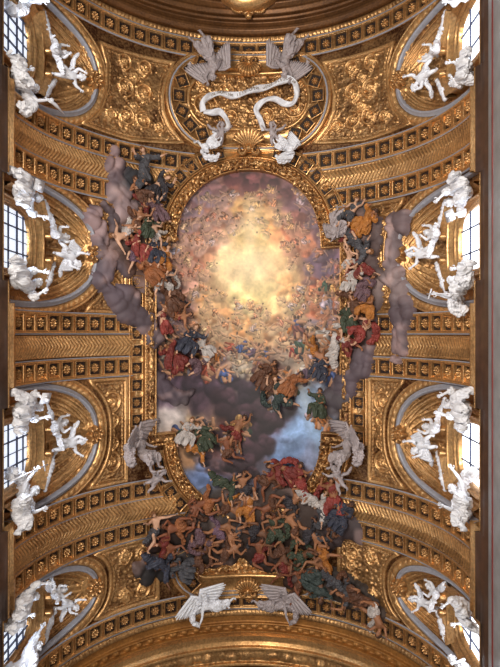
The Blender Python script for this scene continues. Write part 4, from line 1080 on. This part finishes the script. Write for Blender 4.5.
def drapery_mesh(pose, style, child=False):
    """cloth that follows the figure: robe, waist cloth or swirling mantle"""
    key = (pose, style, child)
    if key in DRK: return DRK[key]
    body, hair, J, S = build_pose(pose, child); ch = []; sd = abs(hash(pose + style)) % 7 if False else len(pose) + len(style)
    def add(nodes, edges, amp=.05, fr=(9, 9, 2.6)):
        V, Q, N = skin_mesh([(np.array(p, float), (r * S if np.isscalar(r) else (r[0] * S, r[1] * S))) for p, r in nodes], edges, 0, 4); ch.append((folds(V, N, sd, 1.7 * amp * S, fr), Q))
    d = lambda a, b, t: J[a] * (1 - t) + J[b] * t
    legs0 = [(J['hip'], .19), (J['mid'] * .7, .16)] + sum([[(d('hip', 'kn%d' % i, .55), .135), (J['kn%d' % i], .105), (d('kn%d' % i, 'an%d' % i, .5), .10), (d('kn%d' % i, 'an%d' % i, .88), .12)] for i in (0, 1)], [])
    le = [(0, 1), (0, 2), (2, 3), (3, 4), (4, 5), (0, 6), (6, 7), (7, 8), (8, 9)]
    if style in ('robe', 'habit'):
        add(legs0, le, .05, (8, 8, 1.8))
        mk = (J['kn0'] + J['kn1']) / 2; ma = (J['an0'] + J['an1']) / 2
        add([(J['hip'] * .6 + mk * .4, .14), (mk, .13), (mk * .5 + ma * .5, .13), (ma * .95 + mk * .05, .15)], [(0, 1), (1, 2), (2, 3)], .06, (9, 7, 1.2))
        add([(J['mid'], .15), (J['chest'], (.18, .15)), (J['nk'] * .75 + J['chest'] * .25, .09)] + sum([[(J['sh%d' % i], .095), (d('sh%d' % i, 'el%d' % i, .6), .085), (J['el%d' % i], .085), (d('el%d' % i, 'wr%d' % i, .6), .095)] for i in (0, 1)], []),
            [(0, 1), (1, 2), (1, 3), (3, 4), (4, 5), (5, 6), (1, 7), (7, 8), (8, 9), (9, 10)], .03, (9, 9, 3))
        if style == 'robe':
            q = J['wr1'] * .4 + J['hip'] * .6
            add([(J['sh0'] + (0, .05, .02), .08), (J['chest'] + (0, -.12, -.02), .09), (J['mid'] + (-.12, -.12, 0), .11), (q + (-.1, -.1, -.1), .13), (q + (-.22, 0, -.35), (.16, .08)), (q + (-.25, .05, -.6), (.17, .06))], [(0, 1), (1, 2), (2, 3), (3, 4), (4, 5)], .06, (9, 9, 3))
    if style == 'cloth':
        add([(J['hip'], .165), (J['mid'] * .6, .135), (d('hip', 'kn0', .55), .13), (d('hip', 'kn0', .95), .10), (d('hip', 'kn1', .6), .13)], [(0, 1), (0, 2), (2, 3), (0, 4)], .06, (10, 10, 5))
        add([(J['hip'] + (0, .03, 0), .12), (J['hip'] + (-.28, .02, .12), (.14, .06)), (J['hip'] + (-.5, -.02, .02), (.15, .05)), (J['hip'] + (-.72, .02, .14), (.07, .03))], [(0, 1), (1, 2), (2, 3)], .06, (6, 9, 9))
    if style == 'swirl':
        add(legs0[:5] + [(d('hip', 'kn1', .6), .16), (J['kn1'], .13), (d('kn1', 'an1', .5), .12)], [(0, 1), (0, 2), (2, 3), (3, 4), (0, 5), (5, 6), (6, 7)], .07)
        add([(J['chest'] + (.05, .1, .05), .10), (J['chest'] + (.38, .12, .16), (.17, .07)), (J['chest'] + (.62, .05, .0), (.19, .06)), (J['chest'] + (.78, .0, -.28), (.16, .06)), (J['chest'] + (.62, .0, -.52), (.09, .04))], [(0, 1), (1, 2), (2, 3), (3, 4)], .07, (6, 9, 8))
        add([(J['mid'], .14), (J['chest'], (.16, .13)), (J['sh1'], .09)], [(0, 1), (1, 2)], .05, (9, 9, 4))
    me = join_mesh('drapery', ch); DRK[key] = me; return me
def wing_mesh(L=1.0):
    ch = []
    for n, l0, w, z in ((13, 1.0, .085, 0.0), (11, .52, .08, .025), (8, .28, .07, .05)):
        for k in range(n):
            u = k / (n - 1); a = 0.10 + 0.75 * u; root = np.array([.03 + .42 * u, 0, .10 + .36 * u ** .8]) * L; ln = l0 * L * (.42 + .58 * u) * (.95 if k < n - 1 else .85)
            dr = np.array([sin(a), 0, -cos(a)]); sd_ = np.array([-dr[2], 0, dr[0]])
            V = []
            for t in np.linspace(0, 1, 7):
                wd = w * L * (sin(pi * min(1, t * .75 + .22))) ** .5 * .9; c = root + dr * ln * t + np.array([0, .10 * t * t - z + .014 * (k % 2), 0]) * L
                V += [c - sd_ * wd + (0, .008, 0), c + np.array([0, -.022 * L, 0]), c + sd_ * wd + (0, .008, 0), c + np.array([0, .024 * L, 0])]
            Q = [(i * 4 + j, i * 4 + (j + 1) % 4, (i + 1) * 4 + (j + 1) % 4, (i + 1) * 4 + j) for i in range(6) for j in range(4)] + [(0, 1, 2, 3), (24, 25, 26, 27)]
            ch.append((np.array(V), Q))
    ch.append(tube([(0, 0, 0), (.06 * L, -.02, .2 * L), (.25 * L, -.03, .38 * L), (.5 * L, 0, .5 * L)], [.05 * L, .06 * L, .055 * L, .03 * L], 8))
    return join_mesh('wing', ch)
WING = wing_mesh()
def figure(name, label, cat, M, pose, style, body_mat, cloth_mat=None, hair_mat=None, wings=None, group=None, child=False, prop=None):
    body, hair, J, S = build_pose(pose, child); root = thing(name, label, cat, M, group)
    obj('body', body, body_mat, root); obj('hair', hair, hair_mat or body_mat, root)
    if style: obj('drapery', drapery_mesh(pose, style, child), cloth_mat or body_mat, root)
    if wings:
        for e in (1, -1):
            w = obj('wing', WING, body_mat, root); b = J['chest'] + np.array([e * .06, .10, .02]) * S
            w.matrix_local = Matrix.Translation(b) @ Matrix.Rotation(e * wings[0] if len(wings) > 1 else 0, 4, 'Y') @ Matrix.Scale(e, 4, (1, 0, 0)) @ Matrix.Rotation(-.45, 4, 'Z') @ Matrix.Scale((wings[1] if len(wings) > 1 else 1) * S, 4)
    if prop:
        chunks = []
        if prop == 'book':
            c = J['wr1'] + np.array([0, -.06, .05]); V = np.array([(x * .13, y * .02, z * .17) for x in (-1, 1) for y in (-1, 1) for z in (-1, 1)]) + c
            chunks.append((V, [(0, 1, 3, 2), (4, 6, 7, 5), (0, 4, 5, 1), (2, 3, 7, 6), (0, 2, 6, 4), (1, 5, 7, 3)]))
        elif prop == 'staff':
            c = J['wr0'] + nrmz(J['wr0'] - J['el0']) * .08; chunks.append(tube([c + (0, -.02, -1.05), c, c + (0, 0, .45)], [.018] * 3, 8)); chunks.append(tube([c + (-.13, 0, .3), c + (.13, 0, .3)], [.018] * 2, 8))
        elif prop == 'palm':
            c = J['wr0'] + nrmz(J['wr0'] - J['el0']) * .08; chunks.append(tube([c + (.0, 0, -.2), c + (.05, 0, .25), c + (.2, 0, .6)], [.014, .05, .01], 6))
        pm = join_mesh(prop, chunks); tag_o = obj(prop, pm, body_mat, root)
    return root
def wall_mat(sg, x, y, z, S, turn=0.0, tilt=0.0, flip=1):
    """upright figure on the wall ledge, facing the nave; tilt leans it towards the nave"""
    return Matrix.Translation((sg * x, y, ZS + z)) @ Matrix.Rotation(-sg * pi / 2 + turn, 4, 'Z') @ Matrix.Rotation(tilt, 4, 'X') @ Matrix.Scale(S, 4) @ Matrix.Scale(flip, 4, (1, 0, 0))
def ceil_mat(px, py, ang, S, h=0.45, flip=1, tilt=0.0, turn=0.0):
    """figure against the vault, its front towards the floor; ang = clockwise turn of the head from picture-up"""
    s, y = unp(px, py)
    M = vmat(s, y, h)                      # X right, Y picture-up, Z towards the viewer
    return M @ Matrix.Rotation(-ang, 4, 'Z') @ Matrix(((1, 0, 0, 0), (0, 0, 1, 0), (0, -1, 0, 0), (0, 0, 0, 1))) @ Matrix.Rotation(turn, 4, 'Z') @ Matrix.Rotation(tilt, 4, 'X') @ Matrix.Scale(S, 4) @ Matrix.Scale(flip, 4, (1, 0, 0))

# seated stucco saints beside the windows
SEAT = {  # (side, bay): two of (y, z, pose, style, prop, turn, scale, flip, words)
 (-1,0): [(-13.55,.35,'lean','swirl',None,.3,1.8,1,'bowed draped'),(-9.75,.2,'sit','swirl','palm',-.3,1.8,1,'half-turned draped')],
 (-1,1): [(-5.55,.35,'sit','robe','book',.2,1.9,1,'broad-robed reading'),(-2.0,.15,'lean','habit',None,-.35,1.95,-1,'hooded leaning')],
 (-1,2): [(2.95,.35,'lean','robe','book',.3,1.9,1,'leaning draped'),(6.75,.2,'reach','swirl','staff',-.2,1.95,-1,'outreaching')],
 (-1,3): [(10.5,.25,'sit','robe',None,.2,1.75,-1,'crouching draped'),(13.1,.6,'stand','robe',None,-.2,1.9,-1,'tall standing')],
 (1,0): [(-13.5,.5,'reach','robe',None,-.3,1.75,1,'reclining bright-lit'),(-10.0,.15,'sit','robe',None,.3,1.7,1,'small shaded')],
 (1,1): [(-5.55,.4,'lean','habit','book',-.3,1.95,1,'block-like draped'),(-2.0,.2,'sit','swirl','staff',.3,1.9,-1,'staff-bearing')],
 (1,2): [(2.9,.45,'lean','robe',None,-.2,1.9,-1,'white-cowled'),(6.7,.3,'reach','swirl',None,.25,1.9,1,'twisting half-bare')],
 (1,3): [(10.6,.3,'lean','robe',None,-.3,1.6,1,'dim draped'),(13.3,.35,'sit','swirl','palm',.3,1.7,-1,'upright young')]}
for (sg, bi), L in SEAT.items():
    for k, (y, z, pose, style, prop, turn, S, flip, words) in enumerate(L):
        S *= .86
        figure('stucco_saint', '%s white stucco saint %s the %s %s window' % (words, ('above', 'below')[k], POS[bi], SIDE[sg]), 'statue', wall_mat(sg, 8.72, y, z, S, turn, .22, flip), pose, style, M_STUCCO, prop=prop, group='stucco figures seated by the windows')
# pairs of putti over the pediments
for sg in (-1, 1):
    for bi, (yc, w) in enumerate(BAYS):
        k = .85 if bi == 3 else 1
        yo = (-.25 if bi else -.1)
        wg = (0.5, .85) if (sg > 0 and bi in (2,)) or (sg < 0 and bi == 1) else None
        figure('putto', 'white stucco putto sitting lower on the %s %s pediment' % (POS[bi], SIDE[sg]), 'statue', wall_mat(sg, 8.35, yc - .35 * k + yo, 3.3, 1.45 * k, .3 * sg, .3, 1 if bi % 2 else -1), 'child', 'cloth', M_STUCCO, group='putti over the windows', child=True)
        figure('putto', 'white stucco putto %s climbing the shell above the %s %s window' % ('with spread wings' if wg else 'without wings', POS[bi], SIDE[sg]), 'statue', wall_mat(sg, 8.05, yc + .4 * k + yo, 3.9, 1.5 * k, -.4 * sg, .7, -1 if bi % 2 else 1), 'cherub', 'cloth', M_STUCCO, wings=wg, group='putti over the windows', child=True)
# angels on the vault
A = [(208, 62, pi * .85, 1.55, 'fly', 'swirl', 1, True, 'shade-toned stucco angel hanging head-down at the upper left of the cartouche', M_STUCCO_DIM),
     (290, 60, pi * 1.15, 1.55, 'fly', 'swirl', -1, True, 'shade-toned stucco angel hanging head-down at the upper right of the cartouche', M_STUCCO_DIM),
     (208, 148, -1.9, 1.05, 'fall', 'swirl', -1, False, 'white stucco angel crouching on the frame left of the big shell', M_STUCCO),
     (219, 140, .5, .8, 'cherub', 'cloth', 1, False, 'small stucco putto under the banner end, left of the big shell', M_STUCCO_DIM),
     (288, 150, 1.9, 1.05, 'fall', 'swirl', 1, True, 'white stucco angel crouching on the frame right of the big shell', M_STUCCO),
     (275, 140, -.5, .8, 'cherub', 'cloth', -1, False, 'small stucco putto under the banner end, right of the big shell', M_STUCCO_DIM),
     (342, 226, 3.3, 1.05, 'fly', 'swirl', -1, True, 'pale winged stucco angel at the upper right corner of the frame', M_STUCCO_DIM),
     (136, 452, -.25, 1.45, 'sit', 'swirl', -1, True, 'shade-toned winged stucco angel at the lower left corner of the frame', M_STUCCO_DIM),
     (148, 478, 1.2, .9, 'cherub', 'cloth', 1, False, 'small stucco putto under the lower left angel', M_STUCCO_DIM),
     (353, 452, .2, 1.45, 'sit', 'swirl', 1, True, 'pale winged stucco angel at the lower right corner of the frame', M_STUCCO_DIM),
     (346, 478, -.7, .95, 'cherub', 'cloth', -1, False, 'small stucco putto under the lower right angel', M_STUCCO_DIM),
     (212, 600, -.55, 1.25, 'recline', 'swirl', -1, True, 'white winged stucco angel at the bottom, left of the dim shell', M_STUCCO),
     (276, 600, .45, 1.25, 'recline', 'swirl', 1, True, 'shade-toned winged angel at the bottom, right of the dim shell', M_STUCCO_DIM)]
WG = {(136, 452): (-.55, 1.05), (353, 452): (-.55, 1.05), (212, 600): (-.5, 1.15), (276, 600): (-.5, 1.15)}
TURN = {(136, 452): .55, (353, 452): -.55, (342, 226): .6, (208, 62): .5, (290, 60): -.5, (208, 148): .4, (288, 150): -.4, (212, 600): .0, (276, 600): .0}
for px, py, a, S, pose, st, fl, wg, lab, mt in A:
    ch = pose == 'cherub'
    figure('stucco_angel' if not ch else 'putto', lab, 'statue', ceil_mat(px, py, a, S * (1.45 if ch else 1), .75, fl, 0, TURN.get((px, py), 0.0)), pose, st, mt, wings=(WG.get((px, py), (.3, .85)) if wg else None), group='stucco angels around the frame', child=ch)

# coloured figures that spill out of the fresco
SKIN = {'pale': plain('pale_flesh_paint', srgb(206, 160, 130), .6, .12, 3), 'tan': plain('tan_flesh_paint', srgb(158, 106, 72), .6, .15, 3), 'red': plain('ruddy_flesh_paint', srgb(138, 82, 54), .6, .15, 3), 'dim': plain('umber_flesh_paint', srgb(112, 72, 48), .6, .15, 3)}
DR = {n: plain(n + '_drapery_paint', srgb(*c), .65, .18, 3) for n, c in dict(red=(118, 44, 36), crimson=(142, 58, 50), blue=(54, 56, 70), slate=(74, 72, 76), green=(60, 68, 50), ochre=(178, 112, 46), orange=(152, 92, 52), mauve=(116, 88, 104), white=(188, 178, 172), brown=(96, 60, 40), dark=(52, 46, 50), violet=(108, 80, 86), teal=(56, 66, 62)).items()}
M_HAIR = plain('dark_hair_paint', srgb(70, 44, 30), .7, .2); M_HAIR2 = plain('fair_hair_paint', srgb(128, 84, 48), .7, .2)
FG = [  # px, py, head angle, scale, pose, style, flip, flesh, cloth, words
 # left of the fresco
 (140,172,-.9,1.25,'recline','robe',1,'pale','slate','reclining'),(152,190,.4,1.1,'kneel','robe',-1,'pale','dark','bent'),(134,196,-.3,1.0,'lean','swirl',1,'tan','brown','leaning'),
 (141,207,.5,1.0,'fly','cloth',1,'pale','red','raised-arm'),(152,214,-.4,.95,'sit','robe',-1,'pale','violet','seated'),(130,224,.9,1.0,'tumble','cloth',1,'tan','brown','twisting'),
 (119,236,-1.1,1.1,'recline','cloth',-1,'pale','white','outstretched'),(141,230,.3,.95,'reach','robe',1,'pale','green','outreaching'),(152,236,-.2,.85,'fly','cloth',-1,'pale','white','slim'),
 (135,248,-.5,1.05,'kneel','robe',1,'tan','crimson','kneeling'),(151,254,.1,1.0,'sit','robe',1,'pale','blue','seated'),(144,272,-.9,1.2,'lean','robe',-1,'tan','orange','broad-backed'),
 (160,262,.6,.95,'reach','swirl',-1,'pale','ochre','turning'),(128,258,.9,.85,'fall','cloth',-1,'pale','mauve','small'),(158,284,.2,1.05,'sit','swirl',1,'pale','white','half-risen'),
 (166,300,-.7,1.15,'kneel','robe',-1,'dim','brown','stooping'),(172,316,.8,1.05,'recline','cloth',1,'tan','orange','sprawling'),(160,322,-.3,1.0,'fly','swirl',1,'pale','crimson','flying'),
 (186,342,.5,1.15,'sit','robe',1,'pale','blue','seated'),(172,356,-.4,1.15,'kneel','robe',1,'tan','red','kneeling'),(196,364,.9,1.05,'lean','swirl',-1,'pale','violet','leaning'),(204,348,-.8,.9,'reach','robe',1,'pale','white','pointing'),
 # right of the fresco
 (356,216,.2,1.0,'reach','swirl',1,'pale','slate','outreaching'),(370,222,.8,1.1,'kneel','robe',-1,'tan','ochre','bent'),(356,236,-.5,.95,'sit','cloth',1,'pale','crimson','seated'),
 (364,248,1.3,1.15,'recline','robe',1,'pale','slate','reclining'),(354,262,.4,.9,'fly','cloth',-1,'pale','white','small'),(370,268,-.5,1.0,'fall','swirl',-1,'pale','red','falling'),
 (359,282,.3,.95,'sit','robe',1,'pale','white','seated'),(374,290,.7,1.0,'lean','robe',1,'tan','violet','leaning'),(360,300,-1.0,1.15,'kneel','robe',-1,'tan','brown','hunched'),
 (376,308,.3,1.1,'reach','swirl',-1,'tan','ochre','turning'),(356,320,-.3,1.1,'fly','robe',1,'pale','green','flying'),(368,330,.9,1.1,'lean','swirl',1,'pale','crimson','leaning'),
 (345,326,.2,.9,'sit','cloth',-1,'pale','white','small seated'),(338,346,1.2,1.25,'recline','robe',-1,'pale','white','reclining'),(352,342,-.7,1.1,'kneel','swirl',1,'tan','red','kneeling'),
 (318,352,1.3,1.05,'recline','cloth',1,'tan','ochre','stretched-out'),(327,368,.5,1.0,'lean','robe',1,'pale','blue','leaning'),(322,404,.1,1.0,'sit','robe',-1,'tan','green','seated'),
 # on the dark cloud in the middle
 (268,376,.6,1.15,'lean','robe',1,'tan','brown','leaning'),(281,394,-.6,1.25,'kneel','swirl',-1,'pale','teal','kneeling'),(294,384,.4,1.0,'reach','robe',1,'tan','orange','outreaching'),
 (236,430,.2,1.15,'fly','cloth',1,'tan','red','flying'),(228,448,-.7,1.05,'tumble','cloth',-1,'red','brown','tumbling'),(184,432,.4,1.0,'sit','robe',1,'pale','white','seated'),(201,436,-.5,1.05,'lean','robe',-1,'pale','green','leaning'),(192,448,.9,.95,'recline','robe',1,'pale','ochre','reclining'),
 # falling crowd at the bottom
 (222,482,1.0,1.15,'recline','robe',1,'pale','green','sprawling'),(244,486,-.6,1.15,'fall','cloth',1,'tan','dark','falling'),(268,478,.5,1.2,'tumble','cloth',-1,'red','brown','upturned'),(288,468,-.9,1.2,'kneel','robe',1,'tan','red','crouching'),(302,478,.8,1.15,'recline','swirl',-1,'tan','crimson','sprawling'),
 (205,500,-1.3,1.15,'fall','cloth',-1,'red','orange','diving'),(228,504,2.4,1.1,'tumble','cloth',1,'tan','brown','head-down'),(250,506,.4,1.15,'fall','swirl',-1,'pale','ochre','spread-armed'),(274,502,-1.8,1.15,'tumble','cloth',1,'red','brown','upside-down'),(294,500,1.2,1.1,'fall','cloth',-1,'tan','dark','diving'),
 (318,500,.9,1.25,'recline','robe',1,'pale','white','stretched-out'),(338,496,-.4,1.35,'kneel','swirl',-1,'tan','crimson','red-cloaked'),(348,514,.7,1.2,'lean','robe',1,'dim','blue','huddled'),(332,516,2.0,1.1,'fall','swirl',1,'dim','slate','tipping'),
 (152,526,-.9,1.1,'recline','cloth',1,'pale','slate','lying'),(176,524,-2.0,1.15,'fall','cloth',1,'red','orange','diving'),(160,540,1.9,1.1,'tumble','cloth',-1,'red','red','rolling'),(190,514,.4,1.1,'fly','cloth',-1,'red','brown','arm-raising'),
 (200,536,2.6,1.15,'tumble','swirl',1,'tan','violet','head-down'),(218,526,.9,1.15,'fall','cloth',1,'tan','mauve','falling'),(238,530,-1.2,1.15,'recline','cloth',-1,'tan','slate','lying'),(226,548,1.4,1.1,'kneel','cloth',1,'tan','brown','bent-double'),
 (256,528,2.2,1.15,'fall','cloth',-1,'dim','dark','headlong'),(276,526,.3,1.2,'tumble','swirl',1,'tan','green','rolling'),(298,524,-1.5,1.2,'recline','cloth',1,'tan','brown','lying'),(314,530,1.7,1.15,'fall','cloth',1,'tan','dark','diving'),
 (262,550,-.6,1.15,'tumble','cloth',-1,'red','red','rolling'),(284,548,2.5,1.15,'fall','cloth',1,'dim','brown','headlong'),(306,552,.8,1.15,'kneel','swirl',-1,'dim','green','cowering'),(328,552,-2.1,1.2,'tumble','cloth',1,'tan','ochre','upturned'),
 (152,562,1.0,1.25,'recline','robe',1,'dim','blue','dark-robed lying'),(178,566,-1.4,1.1,'lean','robe',-1,'dim','slate','dark-robed leaning'),(196,556,.5,1.0,'kneel','swirl',1,'dim','brown','cowering'),
 (288,566,1.4,1.1,'fall','cloth',-1,'red','red','twisting'),(304,578,-1.0,1.15,'recline','cloth',1,'red','brown','lying'),(322,578,2.2,1.2,'tumble','robe',-1,'dim','teal','rolling'),(344,582,.9,1.2,'recline','robe',1,'dim','slate','lying'),(362,594,-2.2,1.25,'fall','swirl',1,'tan','brown','diving'),(382,610,2.0,1.2,'tumble','cloth',-1,'tan','white','lowest tumbling')]
seen = {}
def near(px, py):
    if py < 225: v = 'highest'
    elif py < 262: v = 'upper'
    elif py < 300: v = 'middle'
    elif py < 372: v = 'lower'
    else: v = ''
    if py < 372 and px < 215: return v + ' group left of the fresco'
    if py < 410 and px > 312: return v + ' group right of the fresco' if v else 'green-robed spot by the right frame'
    if py < 410: return 'dark cloud at the centre of the fresco'
    if py < 460: return 'cloud in the lower part of the fresco'
    if py < 510: return 'upper rows of the falling crowd, %s' % ('left' if px < 235 else 'middle' if px < 300 else 'right')
    if py < 545: return 'middle rows of the falling crowd, %s' % ('left' if px < 210 else 'middle' if px < 290 else 'right')
    return 'lowest rows of the falling crowd, %s' % ('left' if px < 240 else 'middle' if px < 315 else 'right')
for (px, py, a, S, pose, st, fl, sk, dr, words) in FG:
    lab = '%s figure in %s drapery, %s' % (words, dr, near(px, py)); seen.setdefault(lab, 0); seen[lab] += 1
    if seen[lab] > 1: print('DUP LABEL', lab, px, py)
    figure('painted_figure', lab, 'figure', ceil_mat(px, py, a, S * 1.1, .50 + .1 * random.random(), fl), pose, st, SKIN[sk], DR[dr], M_HAIR2 if sk == 'pale' else M_HAIR, group='coloured figures spilling out of the fresco')
